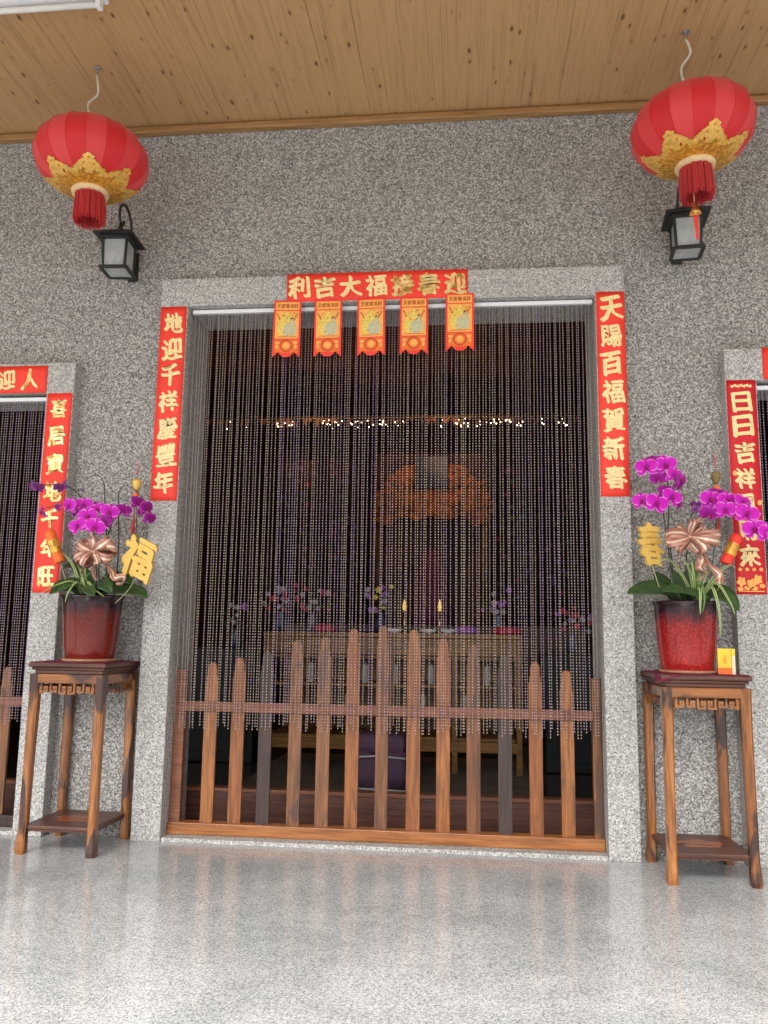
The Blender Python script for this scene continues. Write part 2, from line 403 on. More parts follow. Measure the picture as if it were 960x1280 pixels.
# porch ceiling: backing board with real planks running outwards from the wall
cb = MB().box(-9.6, 9.6, -4.1, T - .001, CEIL + .02, CEIL + .32).build('porch_ceiling', m_joint, bd)
pw = .203
pm = MB().box(-pw / 2 + .0005, pw / 2 - .0005, -4.1, T - .002, 0, .018).mesh('ceiling_plank', m_pine)
for k in range(-44, 45):
    place('ceiling_plank', pm, cb, (k * pw + .05, 0, CEIL + .0005 + .0006 * random.random()))
ml = MB().prism([(0, 0), (0, 0)], 0, 0) if False else MB()
ml.box(-9.5, 9.5, .03, T - .001, 3.802, 3.838).box(-9.5, 9.5, .045, T - .001, 3.838, CEIL)
ml.build('ceiling_moulding', m_pine_trim, bd, bevel=.006)
MB().box(-9.7, 9.7, -4.3, -4.101, 3.76, 4.3).build('eaves_beam', m_joint, bd)
MB().box(-9.7, 9.7, T, 8.2, 4.2, 4.4).build('roof_slab', m_joint, bd)
for cxx in (-4.6, 4.3):
    MB().lathe([(.2, 0), (.2, .1), (.16, .14), (.16, 3.6), (.19, 3.66), (.19, CEIL + .02)], 32, (cxx, -3.85)).build('porch_column', m_surround, bd)
# hall interior shell
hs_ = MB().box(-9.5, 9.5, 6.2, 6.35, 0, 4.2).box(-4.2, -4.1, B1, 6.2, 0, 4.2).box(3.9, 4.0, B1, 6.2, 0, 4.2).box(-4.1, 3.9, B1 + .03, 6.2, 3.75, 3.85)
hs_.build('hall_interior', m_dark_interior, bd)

# ------------------------------------------------------------------ writing
_gc = {}
def glyph(ch, w, h, mat, depth=.0012, bold=.02, seed=0, rise=.10):
    if ch in '慶豐寶賀喜福賜': bold *= .72
    c = bpy.data.curves.new('character', 'FONT'); c.body = ch; c.size = 1; c.resolution_u = 3
    o = bpy.data.objects.new('tmp', c); me = bpy.data.meshes.new_from_object(o); bpy.data.objects.remove(o); bpy.data.curves.remove(c)
    bm = bmesh.new(); bm.from_mesh(me); 
    bmesh.ops.remove_doubles(bm, verts=bm.verts, dist=1e-5)
    xs = [v.co.x for v in bm.verts]; ys = [v.co.y for v in bm.verts]
    mx, my = (min(xs) + max(xs)) / 2, (min(ys) + max(ys)) / 2; sx, sy = max(xs) - min(xs), max(ys) - min(ys)
    rnd = random.Random(seed * 77 + ord(ch)); p1, p2, p3, p4 = [rnd.uniform(0, 6.28) for _ in range(4)]
    for v in bm.verts:
        x = (v.co.x - mx) / sx; y = (v.co.y - my) / sy
        X = x + .030 * sin(8 * y + p1) + .012 * sin(17 * y + 5 * x + p2) - .05 * y * (1 + x)
        Y = y + rise * x + .034 * sin(5.5 * x + p3) + .012 * sin(15 * x + 7 * y + p4)
        v.co = Vector((X * w, 0, Y * h))
    bmesh.ops.triangulate(bm, faces=bm.faces)
    base = bm.faces[:]
    for q in range(7):
        a = 2 * pi * q / 7 + .3; dp = bmesh.ops.duplicate(bm, geom=base)
        for e in dp['geom']:
            if isinstance(e, bmesh.types.BMVert): e.co += Vector((bold * w * (1.7 * cos(a) * .77 + .42 * sin(a) * .64), -.00006 * (q + 1), bold * w * (-1.7 * cos(a) * .64 + .42 * sin(a) * .77)))
    r = bmesh.ops.extrude_face_region(bm, geom=bm.faces[:])
    for e in r['geom']:
        if isinstance(e, bmesh.types.BMVert): e.co.y -= depth
    bmesh.ops.recalc_face_normals(bm, faces=bm.faces)
    bm.to_mesh(me); bm.free(); me.materials.clear(); me.materials.append(mat); me.name = 'character'
    return me
def paper(name, x0, x1, z0, z1, y, mat, parent=None, seed=0, skew=0, curl=.004):
    """sheet of paper with slightly wavy surface and real (thin) thickness, front at -Y"""
    m = MB(); nx, nz = max(4, int((x1 - x0) / .03)), max(4, int((z1 - z0) / .03)); rnd = random.Random(seed); p = rnd.uniform(0, 6)
    vs = []
    for j in range(nz + 1):
        for i in range(nx + 1):
            a, b = i / nx, j / nz
            xx = x0 + (x1 - x0) * a + skew * b; zz = z0 + (z1 - z0) * b
            d = curl * (.5 + .5 * sin(7 * b * (z1 - z0) * 3 + p + a * 2)) * .5
            vs.append((xx, y - d - .0008, zz))
    fs = [(j * (nx + 1) + i, j * (nx + 1) + i + 1, (j + 1) * (nx + 1) + i + 1, (j + 1) * (nx + 1) + i) for j in range(nz) for i in range(nx)]
    m.add(vs, fs, 0, True); o = m.build(name, mat, parent)
    sd = o.modifiers.new('thickness', 'SOLIDIFY'); sd.thickness = .0007; sd.offset = -1
    return o
def couplet(name_label, chars, x0, x1, z0, z1, tops, w, h, mat=None, ink=None, skew=0, extra=None, seed=0):
    t = thing('spring_couplet', name_label, 'couplet', ((x0 + x1) / 2, 0, z0), group='vertical red couplets beside the doorways')
    L = lambda x: x - (x0 + x1) / 2
    paper('paper', L(x0), L(x1), 0, z1 - z0, 0, mat or m_red_paper, t, seed=seed, skew=skew, curl=.0036)
    for k, (ch, zc) in enumerate(zip(chars, tops)):
        rnd = random.Random(k + seed)
        s = rnd.uniform(.94, 1.06)
        place('character', glyph(ch, w * s, h * s, ink or m_gold_ink, bold=.038, seed=seed + k), t, (skew * (zc - z0) / (z1 - z0) + rnd.uniform(-.003, .003), -.0034, zc - z0))
    return t

n7 = lambda a, b: [a + (b - a) * k / 6 for k in range(7)]
couplet('red couplet with seven gold characters on the left jamb of the middle doorway', '地迎千祥慶豐年', -1.371, -1.227, 1.688, 2.748, n7(2.655, 1.785), .098, .112, skew=.0, seed=1)
couplet('red couplet with seven gold characters on the right jamb of the middle doorway', '天賜百福賀新春', .926, 1.067, 1.704, 2.764, n7(2.672, 1.80), .10, .114, seed=2)
couplet('red couplet with thin foil characters behind the left potted orchid', '喜居寶地千年旺', -1.978, -1.836, 1.206, 2.276, n7(2.19, 1.29), .088, .10, ink=m_gold_foil, seed=3)
c4 = couplet('deep red couplet with bold characters and a small picture at its foot, far right', '日日吉祥見財來', 1.544, 1.684, 1.232, 2.285, [2.175, 2.05, 1.92, 1.79, 1.665, 1.54, 1.415], .088, .098, mat=m_deep_red, seed=4)
# ornaments of the far right couplet
orn = MB()
for k in range(7): orn.lathe([(.001, -.0005), (.013 if k % 2 else .009, 0)], 10, (0, 0), cap=False)
om = MB()
def disc(m, x, z, rx, rz, y, n=14, d=.0008, mi=0, lob=0, ph=0):
    m.prism([(x + rx * (1 + lob * cos(5 * a + ph)) * cos(a), z + rz * (1 + lob * cos(5 * a + ph)) * sin(a)) for a in [2 * pi * q / n for q in range(n)]], y - d, y, mi)
for k in range(7): disc(om, -.042 + .014 * k, 2.253 - 1.232 + .004 * (k % 2), .009, .007, -.0034, lob=.2)
om.build('top_scroll', m_gold_ink, c4)
om = MB()
for k in range(4): disc(om, -.048 + .032 * k, .118, .009, .009, -.0034)
for a, b in ((-.045, .06), (.0, .05), (.03, .07)): disc(om, a, b, .02, .022, -.0034, lob=.25, ph=a * 90)
for a, b in ((-.02, .03), (.05, .04), (-.05, .025), (.015, .028)): disc(om, a, b, .014, .01, -.0034, lob=.3)
om.prism([(-.058, .012), (.058, .012), (.058, .017), (-.058, .017)], -.0042, -.0034)
om.build('printed_picture', m_cream, c4)
for x, z in ((-.05, .585), (.058, .44)):
    m = MB(); disc(m, x, z, .011, .013, -.0034); m.build('seal_dot', m_cream, c4)

def banner(label, chars, x0, x1, z0, z1, w, h, ink, seed, tilt=0, xs=None):
    t = thing('door_banner', label, 'banner', ((x0 + x1) / 2, 0, (z0 + z1) / 2), group='red paper banners over the doorways')
    paper('paper', x0 - (x0 + x1) / 2, (x1 - x0) / 2, -(z1 - z0) / 2, (z1 - z0) / 2, 0, m_red_paper, t, seed=seed, curl=.0036)
    if xs is None: xs = [x0 + .065 + (x1 - x0 - .13) * k / (len(chars) - 1) for k in range(len(chars))]
    for k, (ch, x) in enumerate(zip(chars, xs)):
        place('character', glyph(ch, w, h, ink[k] if isinstance(ink, list) else ink, bold=.036, seed=seed + k), t, (x - (x0 + x1) / 2, -.0034, 0))
    return t
banner('wide red banner with seven gold characters above the middle doorway', '利吉大福接春迎', -.682, .276, 2.755, 2.911, .108, .112, [m_gold_ink] * 4 + [m_gold_foil] * 3, 5)
banner('red banner with foil characters above the left side doorway', '福春迎人', -2.93, -1.987, 2.279, 2.432, .09, .105, [m_gold_ink, m_gold_ink, m_gold_ink, m_gold_foil], 6, xs=[-2.5, -2.36, -2.215, -2.085])
banner('plain red end of a banner above the right side doorway', '', 1.722, 2.66, 2.285, 2.45, .09, .1, m_gold_ink, 7)

# five door papers
gx = [(-.676), (-.455), (-.225), (-.003), (.235)]
def door_paper(k, x, zt):
    lab = ['leftmost of the five orange door papers under the middle banner', 'second from left of the five orange door papers under the banner',
           'middle one of the five orange door papers under the banner', 'second from right of the five orange door papers under the banner',
           'rightmost of the five orange door papers, its edge past the banner end'][k]
    W, H = .146, .315
    t = thing('door_paper', lab, 'door paper', (x, -.006, zt - H), random.uniform(-.03, .03), group='five orange door papers hanging from the lintel')
    t.rotation_euler = (random.uniform(-.012, .004), random.uniform(-.012, .012), random.uniform(-.04, .04))
    h = W / 2
    pts = [(-h, H), (-h, .0), (-h * .72, .018), (-h * .62, .03)]
    for q in range(9): a = pi + pi * q / 8; pts.append((h * .52 * cos(a), .032 + .03 * sin(a)))
    pts += [(h * .62, .03), (h * .72, .018), (h, 0), (h, H)]
    m = MB(); m.prism(pts[::-1], -.0006, 0); m.build('red_sheet', m_red_paper, t)
    y = -.0010
    m = MB().box(-h * .86, h * .86, y - .0003, y, .262, .305); m.build('header_panel', m_cream, t)
    m = MB().box(-h * .86, h * .86, y - .0003, y, .104, .256); m.build('picture_panel', m_cream, t)
    m = MB().box(-h * .86, h * .86, y - .0003, y, .026, .098); m.build('foot_panel', m_orange, t)
    for q, ch in enumerate('天官賜福財'):
        place('character', glyph(ch, .019, .023, m_rust, .0003, .02, seed=q, rise=.05), t, (-.046 + .023 * q, y - .0004, .284))
    m = MB(); rn = random.Random(k)
    for q in range(3):
        disc(m, 0, .236 - .016 * q, .015 + .004 * q, .012, y - .0003 - .0003 * q, mi=0, d=.0003)
    disc(m, -.026, .165, .024, .044, y - .0004, mi=0, d=.0004); disc(m, -.024, .212, .012, .012, y - .0008, mi=0, d=.0004)
    disc(m, .028, .16, .022, .042, y - .0004, mi=1, d=.0004); disc(m, .026, .206, .011, .012, y - .0008, mi=1, d=.0004)
    disc(m, .0, .15, .02, .036, y - .0006, mi=1, d=.0004)
    m.build('figure_print', [m_figA, m_figB], t)
    m = MB()
    for q in range(10): disc(m, rn.uniform(-.045, .045), rn.uniform(.19, .245), rn.uniform(.002, .006), rn.uniform(.0015, .003), y - .0012, n=7, d=.0003)
    for s_ in (-1, 1):
        for q in range(3): disc(m, s_ * (.052 - .006 * q), .235 - .012 * q, .004, .006, y - .0012, n=7, d=.0003)
    m.box(-h * .7, h * .7, y - .0007, y - .0003, .112, .1145); m.build('printed_detail', m_rust, t)
    m = MB(); disc(m, .026, .214, .005, .0055, y - .0013, n=8, d=.0003); m.build('cap_print', m_ink, t)
    m = MB(); n = 22
    disc(m, 0, .064, .034, .034, y - .0003, n=22, d=.0003, mi=1); disc(m, 0, .064, .028, .028, y - .0006, n=22, d=.0003, mi=0); disc(m, 0, .064, .018, .018, y - .0009, n=18, d=.0003, mi=2)
    for s_ in (-1, 1): disc(m, s_ * .047, .08, .012, .008, y - .0003, n=10, d=.0003, mi=2); disc(m, s_ * .05, .058, .008, .012, y - .0003, n=10, d=.0003, mi=2)
    m.build('round_emblem', [m_orange, m_rust, m_cream], t)
for k, x in enumerate(gx): door_paper(k, x, [2.763, 2.762, 2.762, 2.764, 2.778][k])

# ------------------------------------------------------------------ bead curtains
def strand_mesh(L, seed):
    rnd = random.Random(seed); m = MB(); z = -.004; n = 6; sw = rnd.uniform(0, 6)
    ci = rnd.choice([0, 0, 3, 0, 2, 1, 3])
    base = rnd.random()
    while z > -L:
        r = .0031 + rnd.uniform(-.0003, .0003); h = .0092
        low = -z / L
        x = .0015 * sin(z * 3 + sw) * low; 
        q = rnd.random()
        mi = ci if q < .84 else (0 if q < .9 else 3 if q < .94 else 2 if q < .97 else 1 if q < .99 else 4)
        vs = [(x, 0, z)]
        for zz in (z - h * .3, z - h * .7):
            for k in range(n): a = 2 * pi * k / n + (zz == 0); vs.append((x + r * cos(a), r * sin(a), zz))
        vs.append((x, 0, z - h))
        fs = [(0, 1 + k, 1 + (k + 1) % n) for k in range(n)] + [(1 + k, 7 + k, 7 + (k + 1) % n, 1 + (k + 1) % n) for k in range(n)] + [(13, 7 + (k + 1) % n, 7 + k) for k in range(n)]
        m.add(vs, fs, mi, False); z -= .0142
    m.box(-.0003, .0003, -.0003, .0003, -L, 0, 5)
    return m.mesh('bead_strand', m_beads + [m_thread])
def curtain(label, x0, x1, ztop, zbot, n, y, seed, extra=0):
    t = thing('bead_curtain', label, 'bead curtain', ((x0 + x1) / 2, y, zbot), group='bead curtains hung in the doorways')
    L = ztop - zbot; mx = (x0 + x1) / 2
    MB().box(x0 - mx, x1 - mx, -.014, .014, L, L + .022).build('curtain_rail', m_white_metal, t, bevel=.004)
    rnd = random.Random(seed)
    ms = [strand_mesh(L + rnd.uniform(-.035, .015), seed * 50 + q) for q in range(14)]
    for k in range(n):
        x = x0 + .012 + (x1 - x0 - .024) * (k + .5) / n + rnd.gauss(0, .0030)
        o = place('bead_strand', rnd.choice(ms), t, (x - mx, rnd.uniform(-.004, .004), L), (rnd.gauss(0, .0015), rnd.gauss(0, .0027), rnd.uniform(0, 6.28)))
curtain('purple and clear bead curtain hanging in the wide middle doorway', X1i + .012, X2i - .006, 2.722, .545, 128, .055, 1)
curtain('bead curtain hanging in the left side doorway', XLf + .006, XLi - .006, 2.247, .535, 58, .055, 2)
curtain('bead curtain hanging in the right side doorway', XRi + .006, XRf - .006, 2.247, .535, 58, .055, 3)

# ------------------------------------------------------------------ picket gates
def picket_mesh(H, wd):
    h = wd / 2; s = .075
    pr = [(h, 0), (h, H - .104), (h * .97, H - .097), (h * .80, H - .092), (h * .90, H - .080), (h * .86, H - .070), (h * .68, H - .062), (h * .76, H - .048), (h * .70, H - .026), (h * .56, H - .010), (h * .32, H - .001)]
    m = MB(); m.prism([(-x, z) for x, z in pr] + [(x, z) for x, z in pr[::-1]][0:], -.0085, .0085)
    return m
def gate(label, x0, x1, pk, railz=(.617, .667), sill=True, post_h=.82, y=.115, sillmat=None):
    t = thing('picket_gate', label, 'gate', ((x0 + x1) / 2, y, .018), group='low wooden gates across the doorways')
    mx = (x0 + x1) / 2; b = .018
    for s_, xa, xb in ((-1, x0, x0 + .055), (1, x1 - .045, x1)):
        MB().box(xa - mx, xb - mx, -.012, .03, .0, post_h - b).build('post', m_brownwood if s_ > 0 else m_redwood_x, t, bevel=.003)
    if sill: MB().box(x0 - mx, x1 - mx, -.035, .035, .001, .058).build('sill', sillmat or m_orangewood_x, t, bevel=.004)
    MB().box(x0 + .05 - mx, x1 - .04 - mx, -.0235, -.0095, railz[0] - b, railz[1] - b).build('rail', m_redwood_x, t, bevel=.003)
    for x, top, mt in pk:
        o = picket_mesh(top - b - .05, .066 + random.uniform(-.003, .003)).build('picket', mt, t, bevel=.002)
        o.location = (x - mx, 0, .05)
    return t
O, Bn, Dk = m_orangewood, m_brownwood, m_darkwood
gate('wide picket gate of mixed orange and dark boards across the middle doorway', X1i + .002, X2i - .002, [(-1.030, .862, O), (-.888, .889, O), (-.744, .925, Dk), (-.590, .983, Bn), (-.447, 1.001, Bn), (-.300, 1.044, O), (-.151, 1.062, Bn),
     (.006, 1.044, O), (.153, 1.002, O), (.302, .973, Bn), (.455, .93, Dk), (.604, .892, O), (.755, .856, O)])
gate('low picket gate across the left side doorway', XLf + .002, XLi - .002, [(-2.85, .82, Bn), (-2.70, .86, O), (-2.56, .9, Bn), (-2.42, .9, Dk), (-2.28, .86, Bn), (-2.14, .82, Bn)], sillmat=m_darkwood, post_h=.78)
gate('low picket gate across the right side doorway', XRi + .002, XRf - .002, [(1.84, .82, O), (1.98, .86, Bn), (2.12, .9, O), (2.26, .9, Bn), (2.40, .86, O), (2.54, .82, Bn)])
# door threshold boards behind the gates
for lab, a, b in (('brown wooden threshold board behind the middle gate', X1i, X2i), ('brown wooden threshold board behind the left gate', XLf, XLi), ('brown wooden threshold board behind the right gate', XRi, XRf)):
    t = thing('wooden_threshold', lab, 'threshold', ((a + b) / 2, .42, 0), group='wooden thresholds of the hall')
    w2 = (b - a) / 2 + .1
    MB().box(-w2, w2, -.03, .03, -.002, .17).build('board', m_stand_dark, t, bevel=.003)
    MB().box(-w2, w2, -.04, .04, .1705, .19).build('cap_rail', m_redwood_x, t, bevel=.003)

# ------------------------------------------------------------------ hall furnishings
at = thing('altar_table', 'long yellow wooden altar table with shelves behind the bead curtain', 'table', (-.30, 2.4, 0))
MB().box(-.98, .98, -.3, .3, .985, 1.02).build('tabletop', m_altar, at, bevel=.005)
MB().box(-.94, .94, -.27, -.24, .16, .235).build('lower_rail', m_altar, at, bevel=.004)
for z in (.40, .62, .83): MB().box(-.94, .94, -.26, .24, z, z + .02).build('shelf', m_altar, at)
MB().box(-.94, .94, .25, .27, .24, .98).build('back_panel', m_altar, at)
MB().box(-.94, .94, -.285, -.262, .855, .983).build('apron', m_altar, at, bevel=.004)
for x in (-.95, -.48, 0, .48, .95): MB().box(x - .02, x + .02, -.28, -.245, .0 if abs(x) in (.95, .48) else .236, .984).build('upright', m_altar, at)
MB().box(-.92, .92, -.24, .22, .236, .26).build('bottom_shelf', m_altar, at)
m_dull_paper = plain('aged_white_paper', (.36, .34, .31), .7)
for sh_, z, xs_ in (('upper', .641, (-.62, -.2, .03, .30, .72)), ('lower', .421, (-.74, -.33, -.06, .17, .24, .56))):
    for k, x in enumerate(xs_):
        m = MB().lathe([(.02, 0), (.026, .01), (.024, .13), (.008, .15)], 12)
        tag(m.build('paper_roll', m_dull_paper, None, loc=(-.30 + x, 2.2, z)), 'white paper roll, %s from the left on the %s altar shelf' % (('first', 'second', 'third', 'fourth', 'fifth', 'sixth')[k], sh_), 'paper roll', 'paper rolls on the altar shelves')
# cabinets, dark green
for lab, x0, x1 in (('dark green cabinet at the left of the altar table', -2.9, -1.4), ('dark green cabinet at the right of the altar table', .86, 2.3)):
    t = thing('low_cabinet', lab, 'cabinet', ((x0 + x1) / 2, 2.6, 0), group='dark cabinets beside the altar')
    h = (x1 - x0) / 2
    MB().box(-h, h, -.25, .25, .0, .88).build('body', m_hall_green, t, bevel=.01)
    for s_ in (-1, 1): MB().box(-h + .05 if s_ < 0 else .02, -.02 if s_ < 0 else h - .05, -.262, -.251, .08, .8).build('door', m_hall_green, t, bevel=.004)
# shrine behind
sh = thing('gilded_shrine', 'orange gilded shrine with an arched canopy deep inside the hall', 'shrine', (-.09, 4.3, 0))
MB().box(-1.5, 1.5, -.35, .35, 0, 1.1).build('base', m_altar_dark, sh, bevel=.01)
arch = []
outer = [(-.58, 0), (-.57, .22), (-.50, .38), (-.40, .50), (-.30, .585), (-.16, .60), (.16, .60), (.30, .585), (.40, .50), (.50, .38), (.57, .22), (.58, 0)]
inner = [(.44, -.06), (.30, .06), (.16, .0), (0, .05), (-.16, .0), (-.30, .06), (-.44, -.06)]
MB().prism([(x, z + 2.16) for x, z in outer + inner], -.1, .02).build('canopy', m_gilt, sh, bevel=.01)
m = MB(); rn = random.Random(4)
for k in range(150):
    a = rn.uniform(-.35, pi + .35); rad = rn.uniform(.22, .64)
    if abs(rad * cos(a)) < .2 and sin(a) > 0 and rad * sin(a) > .2: continue
    disc(m, rad * cos(a), 2.2 + .1 + rad * .72 * sin(a), rn.uniform(.02, .05), rn.uniform(.015, .04), -.1, n=9, d=rn.uniform(.01, .03), lob=.3, ph=a)
m.build('carving', m_gilt, sh)['kind'] = 'stuff'
MB().box(-.17, .17, -.13, -.101, 2.5, 2.84).build('plaque', plain('blue_black_plaque', (.02, .025, .04), .3, .5), sh, bevel=.008)
MB().box(-.62, .62, .05, .3, 1.1, 2.9).build('niche', m_dark_interior, sh)
for s_ in (-1, 1): MB().lathe([(.05, 1.1), (.05, 2.2)], 16, (s_ * .55, -.04)).build('pillar', m_altar_dark, sh)
# deity-like seated robe is only a dim red and purple drape in the niche
m = MB().lathe([(.2, 1.1), (.22, 1.2), (.17, 1.5), (.13, 1.75), (.07, 1.85)], 20, (0, -.12), fn=lambda a, z: 1 + .08 * sin(9 * a)); m.build('draped_figure', plain('crimson_drape', (.14, .02, .05), .7), sh)
def embroidery(name, hues):
    t = NT(name); v = t.coord(randomize=5.0); d = t.vor(v, 11); c1 = t.vor(v, 11, out='Color'); sp = t.n('ShaderNodeSeparateColor'); t.l(c1, sp.inputs[0])
    c = t.ramp(sp.outputs[0], [(i_ / (len(hues) - 1), h) for i_, h in enumerate(hues)])
    msk = t.ramp(t.math('ADD', d, t.math('MULTIPLY', t.noise(v, 25, 3), .5)), [(.42, 1), (.62, 0)])
    return t.set(t.mix(msk, (.022, .010, .012), c), .8, .2)
m_emb = embroidery('embroidered_cloth', [(.22, .02, .04), (.10, .04, .16), (.03, .05, .16), (.16, .09, .03), (.03, .10, .07), (.20, .03, .10)])
for x, w_ in ((-1.35, .40), (-.88, .30), (.80, .34), (1.25, .40)):
    m = MB(); n = 24; zs_ = [1.15, 1.5, 1.9, 2.3, 2.75]
    m.add([(x - w_ / 2 + w_ * i_ / n, -.37 + .018 * sin(i_ * 1.5 + j), z - (.03 * cos(i_ * pi / 6) if j == 0 else 0)) for j, z in enumerate(zs_) for i_ in range(n + 1)], [(j * (n + 1) + i_, j * (n + 1) + i_ + 1, (j + 1) * (n + 1) + i_ + 1, (j + 1) * (n + 1) + i_) for j in range(4) for i_ in range(n)], 0, True)
    o = m.build('embroidered_hanging', m_emb, sh)
    o.modifiers.new('thickness', 'SOLIDIFY').thickness = .006
# gold-lit valance lamps: bulbs on strings high in the hall
vl = thing('string_of_lamps', 'row of tiny warm lamps sparkling high in the dark hall', 'lamps', (-.45, 3.9, 3.12))
MB().box(-2.1, 1.85, -.012, .012, .05, .075).build('lamp_bar', m_brass, vl)
rn = random.Random(11); m = MB()
for seg in ((-1.62, -1.45, 3), (-1.2, -1.1, 2), (-.92, -.86, 2), (-.62, -.42, 14), (-.12, .0, 5), (.02, .95, 0), (.0, .0, 0), (-.05, .55, 30)):
    pass
clusters = [(-1.46, -1.38, 5), (-1.18, -1.14, 2), (-.96, -.93, 2), (-.60, -.46, 9), (-.10, .62, 34), (.86, 1.08, 14), (1.12, 1.34, 12), (1.66, 1.85, 9)]
clusters = [(-1.50, -1.42, 4), (-1.20, -1.17, 2), (-1.0, -.97, 2), (-.68, -.50, 9), (-.22, .65, 34), (1.0, 1.06, 3), (1.14, 1.30, 10), (1.36, 1.42, 3), (1.46, 1.84, 18), (2.0, 2.05, 3), (2.16, 2.30, 6)]
sx = lambda x: x
for a, b, n in clusters:
    for k in range(n):
        x = (a + (b - a) * rn.random()) - .55; z = rn.uniform(-.045, .04); r = rn.uniform(.003, .008)
        m.lathe([(.0005, z - r), (r, z), (.0005, z + r)], 6, (x, rn.uniform(-.02, .02)), sm=True, cap=False)
m.build('bulb', m_bulb, vl)['kind'] = 'stuff'
for x in (-.9, .5):
    pt = bpy.data.lights.new('lamp_glow', 'POINT'); pt.energy = 3; pt.color = (1, .6, .3); pt.shadow_soft_size = .3; po = bpy.data.objects.new('lamp_glow', pt); link(po, vl); po.location = (x, -.2, -.15)
m = MB()
for k in range(90):
    x = rn.uniform(-2.0, 1.8); m.prism([(x - .02, .05), (x + .02, .05), (x, .05 - rn.uniform(.03, .09))], -.008, .008)
m.build('valance_fringe', plain('amber_fringe', (.35, .14, .04), .4, .5, .4), vl)['kind'] = 'stuff'
# offerings on the altar table
m_vase = plain('dark_blue_vase', (.05, .06, .12), .25, .5, var=.5, scale=40)
def flower_vase(x, y, seed, cols, lab, z=1.02):
    t = thing('vase_of_flowers', lab, 'vase', (x, y, z)); rn = random.Random(seed)
    MB().lathe([(.035, 0), (.05, .04), (.05, .09), (.025, .14), (.032, .16)], 18).build('vase', m_vase, t)
    for q, (col, nn) in enumerate(cols):
        m = MB()
        for k in range(nn):
            a = rn.uniform(0, 6.28); rad = rn.uniform(.02, .15); cz = .24 + rn.uniform(-.07, .13); c = Vector((rad * cos(a), rad * sin(a), cz)); rr_ = rn.uniform(.016, .03)
            for p in range(5):
                b = 2 * pi * p / 5 + a; d = Vector((cos(b), rn.uniform(-.3, .3), sin(b))) * rr_; e = Vector((-sin(b), 0, cos(b))) * rr_ * .45
                m.add([c, c + d * .6 + e, c + d, c + d * .6 - e], [(0, 1, 2, 3)], 0, True)
        m.build('blossom_cluster', col, t)['kind'] = 'stuff'
    m = MB()
    for k in range(26):
        a = rn.uniform(0, 6.28); rad = rn.uniform(.04, .16); c = Vector((rad * cos(a), rad * sin(a), .2 + rn.uniform(-.06, .1)))
        d = Vector((cos(a), .2, rn.uniform(-.2, .8))) * .06; e = Vector((-sin(a), .5, .3)) * .012
        m.add([c, c + d * .5 + e, c + d, c + d * .5 - e], [(0, 1, 2, 3)], 0, True)
    m.build('foliage', m_leaf, t)['kind'] = 'stuff'
    return t
m_rf = plain('crimson_blossom', (.40, .02, .06), .6); m_wf = plain('white_blossom', (.38, .32, .36), .6); m_pf = plain('violet_blossom', (.28, .10, .40), .6); m_yf = plain('yellow_blossom', (.6, .5, .1), .6)
flower_vase(-1.20, 2.32, 1, [(m_rf, 9), (m_wf, 10)], 'leftmost vase of red and white flowers on the altar table')
flower_vase(-.98, 2.5, 2, [(m_rf, 7), (m_wf, 7)], 'second vase of red and white flowers on the altar table')
flower_vase(-.42, 2.5, 3, [(m_wf, 4), (m_yf, 6), (m_pf, 5)], 'vase of mixed pale flowers left of the candle lamps')
flower_vase(.52, 2.45, 4, [(m_pf, 8), (m_wf, 5)], 'vase of violet flowers at the right end of the altar table')
flower_vase(1.10, 2.55, 5, [(m_rf, 10), (m_wf, 5), (m_pf, 4)], 'vase of red flowers on the right dark cabinet', .88)
flower_vase(-1.62, 2.55, 6, [(m_wf, 6), (m_pf, 4)], 'vase of white flowers on the left dark cabinet', .88)
for x, lab in ((-.225, 'left gold candle lamp on the altar table'), (.055, 'right gold candle lamp on the altar table')):
    t = thing('candle_lamp', lab, 'lamp', (x, 2.45, 1.02), group='pair of candle lamps on the altar')
    MB().lathe([(.035, 0), (.035, .01), (.008, .03), (.008, .16), (.03, .17), (.03, .18)], 16).build('stem', m_brass, t)
    MB().lathe([(.008, .18), (.015, .19), (.018, .21), (.011, .245), (.002, .27)], 14).build('flame_shade', m_candle, t)
for x, lab in ((-.28, 'left white dish on the altar table'), (-.02, 'middle white dish on the altar table'), (.13, 'right white dish on the altar table')):
    tag(MB().lathe([(.03, 0), (.035, .004), (.07, .03), (.068, .033), (.03, .01)], 22).build('offering_dish', m_porcelain, None, loc=(x, 2.2, 1.0205)), lab, 'dish', 'offering dishes')
for x, mt, lab, wd in ((-.83, m_rf, 'crimson parcel on the altar table, left part', .09), (.27, m_pf, 'purple bundle on the altar table', .1), (.58, m_rf, 'red paper parcel at the right of the altar table', .13), (-.5, plain('dark_parcel', (.06, .03, .05), .6), 'dark parcel on the altar table', .08)):
    m = MB().lathe([(wd * .8, 0), (wd, .015), (wd * .95, .04), (wd * .5, .06), (.01, .065)], 20, fn=lambda a, z: 1 + .06 * sin(7 * a)); o = m.build('wrapped_parcel', mt, None, loc=(x, 2.25, 1.0205)); tag(o, lab, 'parcel')
tag(MB().box(-1.25, .72, .75, 2.9, -.003, .008).build('floor_mat', plain('brown_grey_mat', (.17, .15, .13), .6, .3, var=.2, scale=8)), 'brown grey mat on the hall floor under the altar table', 'mat')
